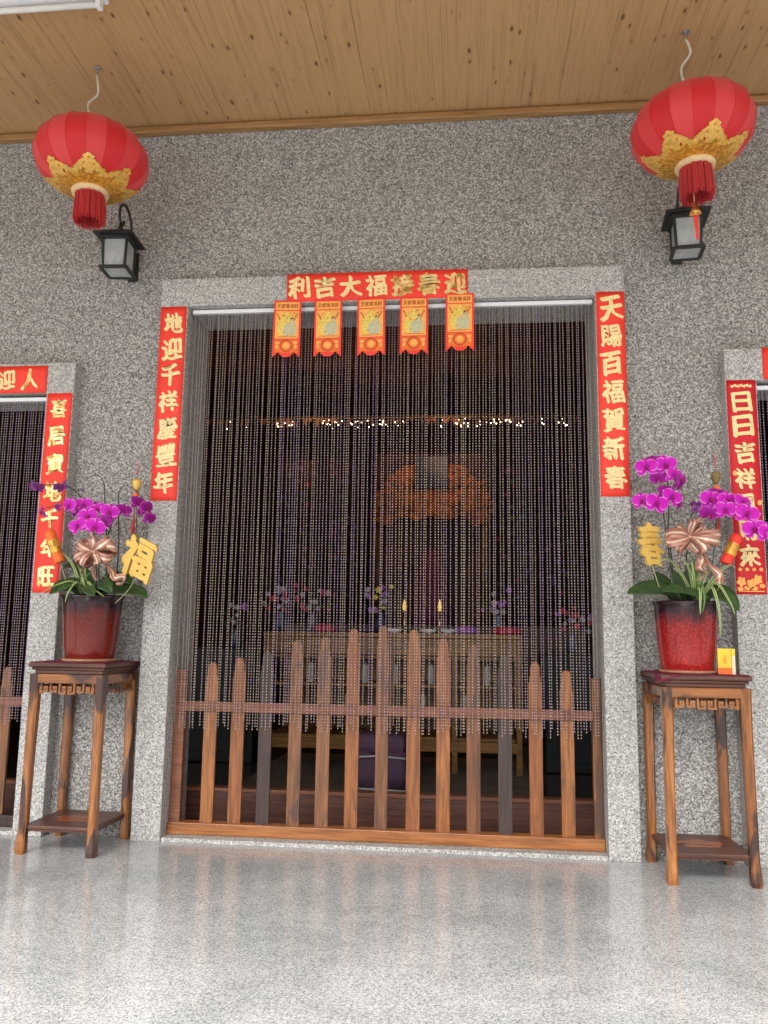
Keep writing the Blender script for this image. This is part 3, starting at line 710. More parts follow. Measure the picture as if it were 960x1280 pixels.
# purple stool with plastic bag
st = thing('padded_stool', 'purple padded stool with a thin plastic cover behind the gate', 'stool', (-.30, 1.55, 0))
MB().box(-.17, .17, -.16, .16, .24, .36).build('seat', m_purple_cloth, st, bevel=.04)
for a in (-.13, .13):
    for b in (-.12, .12): MB().box(a - .014, a + .014, b - .014, b + .014, 0, .245).build('leg', m_altar_dark, st)
m = MB(); n = 28
vs = []
for z, r_ in ((.0, .185), (.1, .195), (.18, .18), (.23, .175)):
    for k in range(n):
        a = 2 * pi * k / n; c_, s_ = cos(a), sin(a); q = r_ / max(abs(c_), abs(s_)) * (1 + .03 * sin(6 * a + z * 20)); q = min(q, r_ * 1.25); vs.append((q * c_, q * s_, z + .02 + .01 * sin(5 * a)))
m.add(vs, [(j * n + k, j * n + (k + 1) % n, (j + 1) * n + (k + 1) % n, (j + 1) * n + k) for j in range(3) for k in range(n)], 0, True)
o = m.build('plastic_cover', m_purple_cloth, st); o.modifiers.new('thickness', 'SOLIDIFY').thickness = .003
m = MB(); m.tube([(-.19, -.19, .22), (0, -.2, .235), (.19, -.19, .22)], .006).tube([(.19, -.19, .22), (.185, -.195, .03)], .009).tube([(-.17, -.195, .03), (.18, -.2, .02)], .007)
m.build('pale_piping', m_plasticbag, st)

# ------------------------------------------------------------------ flower stands
def fret(m, w, h, y0, y1, th=.0092):
    """greek-key fretwork apron in a band w wide and h high, hanging down from z=0"""
    hw = w / 2
    def hb(x0, x1, z): m.box(min(x0, x1), max(x0, x1), y0, y1, z - th, z)
    def vb(x, z0, z1): m.box(x - th / 2, x + th / 2, y0 + .0007, y1 - .0007, min(z0, z1), max(z0, z1))
    n = 6; cw = w / n
    for k in range(n):
        a = -hw + k * cw + .004; b = a + cw - .008
        f = 1 if k < n / 2 else -1
        L_, R_ = (a, b) if f > 0 else (b, a)
        drop = h if k in (2, 3) else h * .86
        vb(L_ + f * th / 2, -drop, 0.003); hb(L_, R_, -drop + th); vb(R_ - f * th / 2, -drop, -h * .28)
        hb(L_ + f * cw * .36, R_, -h * .28); vb(L_ + f * (cw * .36 + th / 2), -h * .62, -h * .28)
        hb(L_ + f * cw * .36, L_ + f * cw * .62, -h * .55)
    for s_ in (-1, 1):
        m.prism([(s_ * hw, .003), (s_ * hw, -h * .95), (s_ * (hw - .012), -h), (s_ * (hw - .02), -h * .8), (s_ * (hw - .011), -h * .6)][::s_], y0 - .001, y1 + .001)
def stand(label, x, y, rz, seed):
    t = thing('flower_stand', label, 'stand', (x, y, 0), rz, 'carved rosewood flower stands'); rnd = random.Random(seed)
    H = .865; wt, wf = .335 / 2, .35 / 2      # half widths of the leg ring at the top and at the feet
    MB().box(-.193, .193, -.193, .193, H - .022, H).box(-.183, .183, -.183, .183, H - .036, H - .0222).build('top', m_stand_dark, t, bevel=.006)
    MB().box(-.170, .170, -.170, .170, H - .052, H - .0362).build('waist', m_stand_dark, t, bevel=.002)
    zt = H - .0522
    m = MB()
    for s_ in (-1, 1):
        m.box(-.175, .175, s_ * .174 - .011, s_ * .174 + .011, zt - .044, zt - .001)
        m.box(s_ * .174 - .011, s_ * .174 + .011, -.1625, .1625, zt - .0435, zt - .0015)
    m.build('apron', m_stand_x, t, bevel=.004)
    for q in range(4):
        m = MB(); fret(m, .272, .052, -.006, .006); o = m.build('fretwork', m_stand_x, t); a = q * pi / 2
        o.location = (sin(a) * .172, -cos(a) * .172, zt - .042); o.rotation_euler = (0, 0, a)
    for sx_ in (-1, 1):
        for sy_ in (-1, 1):
            m = MB(); prof = [(0, .0215, .0), (.02, .0235, .001), (.05, .0225, .0), (.085, .0195, -.001), (.13, .0195, -.002), (.45, .0205, -.001), (.66, .022, -.001), (zt - .001, .0245, 0)]
            vs = []
            for z, hw, off in prof:
                f = z / zt; c = wf + (wt - wf) * f + off
                cx, cy = sx_ * c * .98, sy_ * c * .98
                ch = hw * .35
                for ax, ay in ((-1, -1), (1, -1), (1, 1), (-1, 1)):
                    for e in (0, 1):
                        if (ax * ay > 0) == (e == 0): vs.append((cx + ax * hw, cy + ay * (hw - ch), z))
                        else: vs.append((cx + ax * (hw - ch), cy + ay * hw, z))
            n = 8
            m.add(vs, [(j * n + k, j * n + (k + 1) % n, (j + 1) * n + (k + 1) % n, (j + 1) * n + k) for j in range(len(prof) - 1) for k in range(n)] + [tuple(range(n))[::-1], tuple((len(prof) - 1) * n + k for k in range(n))])
            o = m.build('leg', m_stand, t)
    zs = .125
    MB().box(-.172, .172, -.172, .172, zs - .018, zs).box(-.165, .165, -.165, .165, zs - .028, zs - .0182).build('shelf', m_stand_dark, t, bevel=.004)
    m = MB(); disc_pts = [(.095 * cos(a) * (1 + .12 * sin(5 * a)), .06 * sin(a) * (1 + .12 * sin(5 * a))) for a in [2 * pi * k / 40 for k in range(40)]]
    m.add([(px, py, zs + .0015) for px, py in disc_pts] + [(px * 1.04, py * 1.04, zs - .001) for px, py in disc_pts], [tuple(range(40))] + [(k + 40, (k + 1) % 40 + 40, (k + 1) % 40, k) for k in range(40)])
    m.build('inlay', m_inlay, t)
    return t, H
tL, HL = stand('left carved stand of orange rosewood under the brown glazed pot', -1.594, -.125, R(-1.5), 1)
tR, HR = stand('right carved stand of striped rosewood under the bright red pot', 1.296, -.128, R(1.5), 2)
def cloth(label, x, y, z, rz, seed, corner):
    m = MB(); n = 20; h = .191; vs = []; rnd = random.Random(seed)
    for j in range(n + 1):
        for i_ in range(n + 1):
            a, b = -h + 2 * h * i_ / n, -h + 2 * h * j / n
            px, py, pz = a, b, .0015 + .0008 * sin(a * 60 + b * 31 + seed)
            # one corner of the runner hangs past the edge
            k = (corner[0] * a + corner[1] * b) / h
            if k > 1.35: e = k - 1.35; px += corner[0] * e * .05; py += corner[1] * e * .05; pz -= 0 if e < .15 else (e - .15) * .07
            vs.append((px, py, pz))
    m.add(vs, [(j * (n + 1) + i_, j * (n + 1) + i_ + 1, (j + 1) * (n + 1) + i_ + 1, (j + 1) * (n + 1) + i_) for j in range(n) for i_ in range(n)], 0, True)
    o = m.build('table_cloth', m_cloth, None, loc=(x, y, z), rot=(0, 0, rz)); sdm = o.modifiers.new('thickness', 'SOLIDIFY'); sdm.thickness = .0015; sdm.offset = -1
    tag(o, label, 'cloth', 'maroon cloths on the stands')
cloth('maroon cloth on top of the left flower stand', -1.594, -.125, HL + .001, R(-1.5), 1, (1, 1))
cloth('maroon cloth on top of the right flower stand', 1.296, -.128, HR + .001, R(1.5), 2, (-1, -1))
PZ = HL + .0035

# ------------------------------------------------------------------ potted orchids
def petal_geo(m, base, direc, length, width, up, cup=.15, seg=6, mi=0, notch=False):
    """petal from base along direc; up = front normal"""
    d = Vector(direc).normalized(); upv = Vector(up).normalized(); sd = d.cross(upv).normalized(); base = Vector(base); vs = []; cs = []; rows = 7; cols = 6
    for j in range(rows + 1):
        f = j / rows; wv = width * (sin(pi * min(1, f * .97 + .03)) ** .6) * (.55 + .45 * sin(pi * f * .8)) if not notch else width * sin(pi * (f * .94 + .06)) ** .55
        for i_ in range(cols + 1):
            s_ = -1 + 2 * i_ / cols
            q = base + d * length * (f * (1 - .06 * s_ * s_)) + sd * (wv * s_ / 2) + upv * (-cup * length * (f * f) * .6 + .10 * length * (1 - s_ * s_) * sin(pi * f) * .5)
            vs.append(q); cs.append(max(abs(s_) ** 2.2 if f > .15 else 0, f ** 3))
    n = cols + 1
    m.add(vs, [(j * n + k, j * n + k + 1, (j + 1) * n + k + 1, (j + 1) * n + k) for j in range(rows) for k in range(cols)], mi, True, cs)
def orchid_flower(mat, seed):
    rnd = random.Random(seed); m = MB(); Rr = .0455; F = (0, -1, 0)
    for a in (90, 215, 325):        # sepals behind
        a += rnd.uniform(-6, 6); d = (cos(R(a)), .12, sin(R(a))); petal_geo(m, (0, .003, 0), d, Rr * 1.02, Rr * .72, F, .1)
    for s_ in (-1, 1):              # two broad rounded petals
        a = R(90 - s_ * (74 + rnd.uniform(-6, 6))); d = (cos(a), -.02, sin(a)); petal_geo(m, (0, -.002, 0), d, Rr * 1.08, Rr * 1.18, F, .05, notch=True)
    # lip and column
    petal_geo(m, (0, -.006, -.002), (0, -.35, -1), Rr * .45, Rr * .34, (0, -1, .2), -.5, mi=1)
    for s_ in (-1, 1): petal_geo(m, (0, -.006, 0), (s_ * .8, -.7, -.25), Rr * .26, Rr * .2, (0, -1, .6), -.3, mi=1)
    m.lathe([(.001, -.006), (.004, -.002), (.004, .004), (.001, .007)], 8, (0, -.008), mi=1, cap=False)
    me = m.mesh('orchid_flower', [mat, m_lip], 'edge')
    return me
FM = [[orchid_flower(mt, s_ + 10 * q) for s_ in range(3)] for q, mt in enumerate((m_petal, m_petal_dark, m_petal_dusk))]
def ribbon(m, pts, width, wd=(0, -1, 0), twist=None):
    P = smooth_path(pts, 5); vs = []; cs = []; n = len(P); wv = Vector(wd)
    for k, p in enumerate(P):
        t = (P[min(k + 1, n - 1)] - P[max(k - 1, 0)]).normalized(); v = wv if not callable(wd) else None
        side = (v - t * v.dot(t)).normalized()
        if twist: side = Matrix.Rotation(twist * k / n, 3, t) @ side
        wk = width * (.4 + .6 * min(1, min(k, n - 1 - k) / 6))
        for s_ in range(5):
            e = -1 + s_ / 2; vs.append(p + side * (wk * e / 2) + t.cross(side) * (.08 * wk * (1 - e * e))); cs.append(s_ / 4)
    m.add(vs, [(k * 5 + s_, k * 5 + s_ + 1, (k + 1) * 5 + s_ + 1, (k + 1) * 5 + s_) for k in range(n - 1) for s_ in range(4)], 0, True, cs)
def bow(parent, c, loops, tails):
    bw = place('ribbon_bow', (lambda m: m.mesh('ribbon_bow', m_ribbon, 'edge'))(MB().lathe([(.003, -.012), (.012, -.006), (.014, 0), (.012, .006), (.003, .012)], 10)), parent, c)
    rnd = random.Random(len(loops))
    for ang, ln, wd, tilt in loops:
        m = MB(); a = R(ang); d = Vector((cos(a), 0, sin(a))); nrm = Vector((-sin(a), 0, cos(a))); f = Vector((0, -1, 0))
        hgt = ln * .34
        dn = nrm * rnd.uniform(-.012, .012)
        pts = [Vector((0, 0, 0)), d * ln * .35 + f * (hgt * .55 + tilt) + dn, d * ln * .82 + f * (hgt * .62 + tilt) + dn, d * ln + f * tilt, d * ln * .8 - f * hgt * .4 - dn, d * ln * .35 - f * hgt * .3 - dn, Vector((0, 0, 0))]
        ribbon(m, pts, wd, nrm * .92 + f * .38); o = m.build('loop', m_ribbon, bw, vcol='edge'); o.modifiers.new('thickness', 'SOLIDIFY').thickness = .0008
    for pts, wd, tw in tails:
        m = MB(); ribbon(m, [Vector(p) for p in pts], wd, (.6, -.7, .3), tw); o = m.build('tail', m_ribbon, bw, vcol='edge'); o.modifiers.new('thickness', 'SOLIDIFY').thickness = .0008
def leaf(parent, pts, width, mat, name='leaf', fold=.12, vcol=True, tipw=.9):
    P = smooth_path(pts, 6); m = MB(); n = len(P); vs = []; cs = []
    for k, p in enumerate(P):
        f = k / (n - 1); t = (P[min(k + 1, n - 1)] - P[max(k - 1, 0)]).normalized(); side = t.cross(Vector((0, -.72, .69)))
        if side.length < .2: side = Vector((1, 0, 0))
        side.normalize(); nn = side.cross(t); wv = width * (max(0, sin(pi * (f * .93 + .06))) ** tipw if name == 'leaf' else min(1, 1.15 - f) * min(1, .5 + f * 2))
        for s_ in range(5):
            e = -1 + s_ / 2; vs.append(p + side * wv * e / 2 + nn * (fold * wv * abs(e))); cs.append(abs(e))
    m.add(vs, [(k * 5 + s_, k * 5 + s_ + 1, (k + 1) * 5 + s_ + 1, (k + 1) * 5 + s_) for k in range(n - 1) for s_ in range(4)], 0, True, cs)
    o = m.build(name, mat, parent, vcol='edge'); o.modifiers.new('thickness', 'SOLIDIFY').thickness = .0016 if name == 'leaf' else .0006
    return o
def pot(parent, mat, rt, rb, H, wavy=0):
    prof = [(rb - .006, .012), (rb - .003, .02), (rb + .2 * (rt - rb), H * .25), (rb + .52 * (rt - rb), H * .55), (rb + .85 * (rt - rb), H * .85), (rt - .004, H * .93), (rt + .003, H * .955), (rt + .004, H * .985), (rt - .002, H), (rt - .012, H * .99), (rt - .016, H * .93), (rt - .02, H * .80)]
    MB().lathe(prof, 72, cap=False, fn=lambda a, z: 1 + (wavy * .045 * max(0, (z / H - .86) / .14) * sin(9 * a))).build('pot', mat, parent)
    s_ = MB().lathe([(rt - .019, H * .86), (.05, H * .90), (.001, H * .90)], 32, cap=False, fn=lambda a, z: 1 + .01 * sin(13 * a)).build('soil', m_soil, parent)
    MB().lathe([(rb - .012, 0), (rb + .006, 0), (rb + .009, .006), (rb + .006, .0118), (rb - .012, .0118)], 64).build('foot_ring', m_foot, parent)
def tassel(parent, p, L, r, mat):
    m = MB(); rn = random.Random(int(L * 1000))
    m.tube([(p[0], p[1], p[2] + L * .35), (p[0], p[1], p[2])], .0012)
    for k in range(16):
        a = rn.uniform(0, 6.28); q = rn.uniform(0, r); m.tube([(p[0], p[1], p[2]), (p[0] + q * cos(a) * .7, p[1] + q * sin(a) * .7, p[2] - L * .5), (p[0] + q * cos(a), p[1] + q * sin(a), p[2] - L * rn.uniform(.9, 1))], .0016, 5)
    m.lathe([(.002, p[2] - .004), (.006, p[2]), (.002, p[2] + .006)], 8, (p[0], p[1]))
    return m.build('tassel', mat, parent)
def orchid_plant(label, x, y, potmat, rt, rb, flowers, stems, seed):
    t = thing('potted_orchid', label, 'potted plant', (x, y, PZ), group='potted orchids flanking the doorway')
    W = lambda p: (p[0] - x, p[1] - y, p[2] - PZ)
    pot(t, potmat, rt, rb, .322, 1 if x < 0 else 0)
    for s_ in stems:
        pts = smooth_path([W(p) for p in s_], 5); n = len(pts)
        MB().tube(pts, [.0036 - .0018 * k / n for k in range(n)], 7).build('stem', m_stem, t)
    rnd = random.Random(seed)
    allp = [Vector(p) for s_ in stems for p in smooth_path([W(q) for q in s_], 5)]
    for fx, fy, fz, sc, yw, pt, dk in flowers:
        c = Vector(W((fx, fy, fz)))
        o = place('orchid_flower', rnd.choice(FM[dk]), t, c, (R(-pt + rnd.uniform(-12, 10)), R(rnd.uniform(-18, 18)), R(-yw + rnd.uniform(-14, 14))), (sc * 1.06,) * 3)
        near = min(allp, key=lambda p: (p - c).length)
        if (near - c).length > .004:
            bk = c + Vector((0, .006, 0)); md = (near + bk) / 2 + Vector((0, .004, .01)); mm = MB().tube([near - c, md - c, bk - c], .0011, 5)
            me = mm.mesh('flower_stalk', m_stem); k = place('flower_stalk', me, t, c)
    return t, W
FL = [(-1.704, -0.2, 1.632, 1, 10, 0, 0), (-1.639, -0.18, 1.639, 0.95, -5, 5, 0), (-1.556, -0.2, 1.611, 0.95, 5, 0, 0), (-1.498, -0.19, 1.601, 1, -15, 0, 0), (-1.589, -0.23, 1.575, 1, 0, 0, 0), (-1.629, -0.25, 1.524, 1.05, 8, -5, 0), (-1.538, -0.25, 1.517, 1.1, -5, -10, 0), (-1.519, -0.2, 1.551, 0.9, -25, 0, 1), (-1.446, -0.15, 1.615, 0.9, -20, 10, 1), (-1.915, -0.2, 1.734, 0.7, 60, 10, 2), (-1.876, -0.2, 1.726, 0.7, -40, 10, 2), (-1.757, -0.17, 1.739, 0.8, 50, 0, 2), (-1.786, -0.17, 1.727, 0.6, -50, 0, 2), (-1.668, -0.15, 1.722, 0.65, 70, 10, 2), (-1.833, -0.22, 1.592, 0.85, 55, -10, 1), (-1.782, -0.17, 1.628, 0.6, 30, 0, 1), (-1.365, -0.17, 1.652, 0.85, -50, 0, 1), (-1.309, -0.19, 1.621, 0.9, -60, 10, 1), (-1.282, -0.21, 1.566, 0.85, -70, -10, 1), (-1.354, -0.16, 1.605, 0.7, 40, 0, 1), (-1.693, -0.16, 1.605, 0.8, 20, 0, 1), (-1.612, -0.14, 1.641, 0.7, 0, 30, 1)]
FR = [(1.104, -0.2, 1.809, 1.1, 5, 0, 0), (1.194, -0.19, 1.822, 1.1, -8, 0, 0), (1.16, -0.15, 1.846, 0.9, 0, 20, 1), (1.234, -0.18, 1.774, 1, -30, 0, 0), (1.268, -0.16, 1.755, 0.9, -50, 0, 1), (1.166, -0.16, 1.763, 0.9, 20, -20, 1), (1.261, -0.14, 1.736, 0.75, -60, -20, 1), (1.126, -0.14, 1.856, 0.7, 20, 30, 1), (1.082, -0.18, 1.653, 0.95, 15, 0, 0), (1.143, -0.21, 1.637, 1.15, 0, 0, 0), (1.217, -0.19, 1.67, 1.05, -15, 5, 0), (1.249, -0.16, 1.649, 0.9, -35, 0, 1), (1.202, -0.14, 1.705, 0.85, 0, 20, 1), (1.392, -0.18, 1.66, 1.1, 5, 0, 0), (1.376, -0.2, 1.59, 1, 0, -30, 1), (1.463, -0.19, 1.651, 1.05, -10, 5, 0), (1.445, -0.22, 1.605, 1.05, 10, 0, 0), (1.52, -0.22, 1.639, 1, -15, 15, 0), (1.528, -0.25, 1.583, 1.15, 0, 0, 0), (1.511, -0.2, 1.62, 0.9, 10, 10, 1), (1.552, -0.26, 1.512, 1.1, 10, -5, 0), (1.599, -0.28, 1.488, 1.05, -10, 0, 0), (1.584, -0.25, 1.524, 0.8, 0, 20, 1), (1.635, -0.29, 1.469, 1, -20, 0, 0), (1.434, -0.15, 1.692, 0.8, 0, 20, 1), (1.33, -0.15, 1.616, 0.4, 30, 0, 2), (1.345, -0.15, 1.639, 0.4, 30, 0, 2), (1.323, -0.14, 1.644, 0.35, 30, 0, 2)]
SL = [[(-1.515, -0.13, 1.13), (-1.532, -0.13, 1.447), (-1.554, -0.13, 1.651), (-1.561, -0.14, 1.752), (-1.588, -0.16, 1.793), (-1.636, -0.18, 1.773)],
 [(-1.478, -0.12, 1.13), (-1.471, -0.12, 1.408), (-1.48, -0.13, 1.61), (-1.478, -0.14, 1.71), (-1.442, -0.15, 1.741), (-1.381, -0.16, 1.711), (-1.302, -0.18, 1.634)],
 [(-1.565, -0.12, 1.13), (-1.588, -0.12, 1.407), (-1.637, -0.12, 1.611), (-1.693, -0.14, 1.699), (-1.763, -0.16, 1.745), (-1.837, -0.18, 1.741), (-1.92, -0.2, 1.746)],
 [(-1.535, -0.14, 1.13), (-1.559, -0.14, 1.365), (-1.507, -0.15, 1.526), (-1.491, -0.16, 1.605), (-1.559, -0.17, 1.628), (-1.66, -0.18, 1.643), (-1.778, -0.18, 1.635), (-1.841, -0.2, 1.616)]]
SR = [[(1.226, -0.13, 1.13), (1.221, -0.13, 1.382), (1.205, -0.14, 1.486), (1.213, -0.14, 1.606), (1.213, -0.14, 1.721), (1.202, -0.15, 1.788), (1.165, -0.16, 1.84), (1.112, -0.17, 1.846)],
 [(1.239, -0.12, 1.13), (1.208, -0.13, 1.419), (1.19, -0.14, 1.576), (1.185, -0.14, 1.664), (1.138, -0.16, 1.687), (1.084, -0.17, 1.678)],
 [(1.282, -0.12, 1.13), (1.289, -0.12, 1.383), (1.307, -0.13, 1.551), (1.329, -0.14, 1.614), (1.387, -0.16, 1.671), (1.464, -0.18, 1.675), (1.533, -0.2, 1.634), (1.578, -0.22, 1.55), (1.654, -0.25, 1.488)]]
pl, WL = orchid_plant('left magenta orchid in a dark brown-red glazed pot with copper bow', -1.581, -.13, m_potL, .145, .121, FL, SL, 1)
pr, WR = orchid_plant('right magenta orchid in a bright red speckled pot with copper bow', 1.273, -.13, m_potR, .142, .119, FR, SR, 2)
# bows
bow(pl, WL((-1.534, -.25, 1.395)), [(35, .105, .05, .02), (10, .11, .045, .01), (-20, .10, .05, .02), (150, .085, .045, .015), (205, .095, .055, .01), (100, .075, .04, .0), (-60, .07, .04, .03), (240, .08, .05, .03)],
    [([(0, 0, 0), (.02, -.02, -.05), (.015, -.03, -.1), (.03, -.02, -.14)], .035, 1.5), ([(0, 0, 0), (-.03, -.02, -.05), (-.05, -.02, -.11)], .035, 1.0), ([(0, 0, 0), (.06, -.02, -.05), (.1, -.01, -.09), (.12, -.02, -.125), (.16, -.015, -.12), (.165, -.03, -.15), (.13, -.02, -.155)], .032, 4), ([(0, .0, 0), (-.02, .0, .06), (-.03, .01, .11)], .03, .5)])
bow(pr, WR((1.275, -.24, 1.478)), [(3, .125, .05, .02), (-12, .12, .045, .03), (178, .105, .05, .02), (195, .11, .045, .03), (40, .08, .04, .0), (140, .07, .04, .0), (-50, .09, .045, .02), (225, .09, .045, .02), (70, .08, .045, -.01)],
    [([(0, 0, 0), (-.03, -.02, -.05), (-.06, -.02, -.1), (-.07, -.02, -.15)], .035, 1.2), ([(0, 0, 0), (.03, -.03, -.06), (.05, -.02, -.1), (.03, -.03, -.14), (.05, -.03, -.17), (.03, -.02, -.2)], .045, 5), ([(0, 0, 0), (.05, -.01, -.06), (.08, -.02, -.13), (.12, -.01, -.17), (.115, -.02, -.21), (.15, -.01, -.22)], .035, 4), ([(0, 0, 0), (.01, 0, .05), (.06, .01, .09)], .035, 1)])
# broad leaves and spider-plant blades (offsets from the pot axis, z from the pot's foot)
for pts, wd in (([(0, 0, .29), (-.08, -.05, .36), (-.14, -.08, .36), (-.18, -.09, .32)], .085), ([(0, 0, .29), (-.05, -.09, .345), (-.10, -.13, .35), (-.15, -.15, .32)], .075), ([(.01, 0, .29), (.06, -.08, .37), (.11, -.12, .37), (.15, -.13, .33)], .095),
                ([(0, 0, .29), (.06, -.04, .34), (.15, -.02, .35), (.24, .0, .34), (.28, -.01, .31)], .08), ([(0, 0, .29), (.02, -.10, .355), (.05, -.16, .345), (.09, -.18, .31)], .08), ([(0, .02, .29), (-.07, .02, .42), (-.12, .02, .47), (-.17, 0, .46)], .075),
                ([(0, 0, .29), (-.03, -.08, .37), (-.06, -.13, .37), (-.10, -.17, .33)], .08), ([(0, .03, .29), (.05, .06, .4), (.09, .08, .45)], .07), ([(-.02, .02, .29), (-.02, .0, .38), (-.03, -.02, .45)], .07), ([(0, .02, .29), (.10, .02, .39), (.15, .02, .41), (.19, .0, .38)], .08)):
    leaf(pl, pts, wd, m_leaf)
for pts, wd in (([(-.02, 0, .29), (-.1, -.06, .365), (-.2, -.1, .37), (-.285, -.13, .35)], .10), ([(.02, 0, .29), (-.02, -.10, .36), (-.08, -.14, .37), (-.14, -.15, .365)], .07), ([(.02, 0, .29), (.1, -.05, .36), (.16, -.08, .34), (.205, -.1, .28)], .11),
                ([(0, 0, .29), (-.04, -.09, .36), (.02, -.14, .35), (.06, -.17, .33)], .05), ([(0, .0, .29), (.1, .0, .37), (.18, .0, .38)], .09), ([(0, .03, .29), (-.08, .05, .4), (-.12, .06, .46)], .08), ([(0, .02, .29), (.04, .04, .43), (.05, .05, .5)], .07),
                ([(.0, .0, .29), (-.03, .0, .40), (-.05, .0, .46)], .07)):
    leaf(pr, pts, wd, m_leaf)
for pts in ([(-.02, -.04, .3), (-.03, -.08, .42), (-.05, -.1, .47)], [(-.01, -.04, .3), (.0, -.09, .4), (.06, -.11, .44), (.12, -.12, .4)], [(-.03, -.04, .3), (-.07, -.08, .45), (-.13, -.08, .52), (-.17, -.09, .54)], [(0, -.06, .3), (.02, -.12, .38), (.08, -.15, .34), (.13, -.16, .31)],
            [(-.02, -.05, .3), (-.05, -.12, .38), (-.12, -.16, .36), (-.18, -.18, .32)], [(0, -.03, .3), (-.02, -.07, .44), (.02, -.08, .5)], [(-.02, -.05, .3), (-.01, -.12, .4), (.02, -.14, .36)], [(-.02, -.05, .3), (-.02, -.13, .38), (-.05, -.16, .33), (-.06, -.165, .28)]):
    leaf(pl, pts, .015, m_blade if random.random() < .7 else m_blade_green, 'grass_blade')
rn = random.Random(3)
for pts in ([(.03, -.04, .3), (-.02, -.08, .42), (-.09, -.08, .51), (-.15, -.09, .47)], [(.03, -.05, .3), (0, -.1, .45), (-.04, -.1, .53)], [(.04, -.06, .3), (.08, -.14, .38), (.1, -.17, .26), (.1, -.165, .16)],
            [(.04, -.05, .3), (.1, -.12, .4), (.15, -.15, .32), (.17, -.155, .26)], [(.03, -.06, .3), (.03, -.14, .38), (.02, -.17, .31), (.02, -.165, .26)], [(.03, -.04, .3), (.05, -.08, .46), (.07, -.09, .55)],
            [(.04, -.04, .3), (.1, -.1, .42), (.17, -.1, .48), (.2, -.1, .47)], [(.03, -.04, .3), (.02, -.1, .48), (-.02, -.11, .56)], [(.04, -.04, .3), (.07, -.1, .44), (.14, -.12, .46)], [(.03, -.05, .3), (.01, -.12, .42), (.0, -.14, .5)], [(.04, -.06, .3), (.035, -.14, .4), (.04, -.168, .33), (.03, -.165, .27)]):
    leaf(pr, pts, .018, m_blade if rn.random() < .7 else m_blade_green, 'grass_blade')
# gold character signs, firecrackers, gold picks
def sign(parent, ch, p, w, h, rot, foot):
    me = glyph(ch, w, h, m_gold_sign, .014, .048, seed=3, rise=.05); o = place('gold_sign', me, parent, p, rot)
    b = Vector(foot); a = Vector(p) + Vector((0, .004, -h * .35)); MB().tube(smooth_path([a, (a + b) / 2 + Vector((.01, 0, -.01)), b], 4), .0022, 6).build('sign_stick', m_stick, parent)
    return o
sign(pl, '福', WL((-1.31, -.24, 1.368)), .17, .19, (R(4), R(20), R(-10)), WL((-1.44, -.19, 1.15)))
sign(pr, '春', WR((1.102, -.22, 1.443)), .12, .19, (R(0), R(-6), R(28)), WR((1.16, -.18, 1.16)))
def firecracker(parent, a, b, r, mats, foot):
    A, B = Vector(a), Vector(b); d = (B - A); L = d.length; o = MB().lathe([(r * .8, 0), (r, .004), (r, L * .18), (r * .96, L * .2), (r * .96, L * .8), (r, L * .82), (r, L - .004), (r * .8, L)], 16).build('firecracker', mats[0], parent, loc=A)
    o.rotation_euler = d.to_track_quat('Z', 'Y').to_euler()
    MB().lathe([(r * 1.05, L * .3), (r * 1.07, L * .35), (r * 1.07, L * .65), (r * 1.05, L * .7)], 16, cap=False).build('gold_band', mats[1], o)
    MB().tube([B, (B + Vector(foot)) / 2, Vector(foot)], .0018, 6).build('pick_stick', m_stick, parent)
firecracker(pl, WL((-1.79, -.22, 1.50)), WL((-1.72, -.22, 1.345)), .026, (m_orange, m_gold_print), WL((-1.66, -.19, 1.16)))
firecracker(pr, WR((1.50, -.2, 1.49)), WR((1.437, -.2, 1.36)), .027, (m_red_paper, m_gold_print), WR((1.38, -.18, 1.16)))
m_bronze = plain('aged_bronze_card', (.22, .15, .05), .5, .4, var=.5, scale=80)
for par, W_, p, tz, mt in ((pl, WL, (-1.383, -.15, 1.745), 1.595, m_gold_sign), (pr, WR, (1.439, -.12, 1.773), 1.60, m_bronze)):
    q = Vector(W_(p)); m = MB()
    m.lathe([(.003, -.030), (.015, -.022), (.021, 0), (.023, .016), (.018, .026), (.002, .030)], 14, fn=lambda a, z: 1 + .1 * sin(7 * a)); m.build('gold_ornament', mt, par, loc=q)
    MB().lathe([(.004, -.012), (.014, -.008), (.015, .0), (.01, .012)], 12).build('ornament_base', m_orange, par, loc=q + Vector((0, 0, -.05)))
    MB().tube([q + Vector((0, .01, -.03)), q + Vector((.0, .03, -.25)), q + Vector((-.06 if p[0] < 0 else -.05, .05, -.6))], .002, 6).build('ornament_stick', m_stem, par)
    tassel(par, W_((p[0] + .0, p[1] - .01, tz)), .10, .011, m_fringe)
    MB().box(-.002, .002, -.001, .001, 0, .075).build('ribbon_streamer', m_fringe, par, loc=q + Vector((0, 0, .045)))

# small packet beside the right pot
pk = thing('incense_packet', 'small yellow and orange packet beside the red pot', 'packet', (1.412, -.232, HR + .003), R(-8))
MB().box(-.036, .02, -.012, .012, 0, .112).build('packet_front', m_yellow_box, pk, bevel=.0015)
MB().box(-.0362, .0202, -.0125, -.0121, .0, .028).build('orange_foot', m_orange, pk)
MB().box(.0215, .036, -.011, .013, 0, .1115).build('white_side_packet', plain('cream_card', (.80, .62, .45), .5), pk, bevel=.001)
MB().box(.0213, .0362, -.0115, -.0111, .08, .1117).build('yellow_label', m_yellow_box, pk)
m = MB(); disc(m, -.008, .078, .004, .005, -.0125, n=9); disc(m, -.008, .06, .007, .014, -.0125, n=12); m.build('printed_mark', plain('amber_print', (.70, .30, .02), .5), pk)

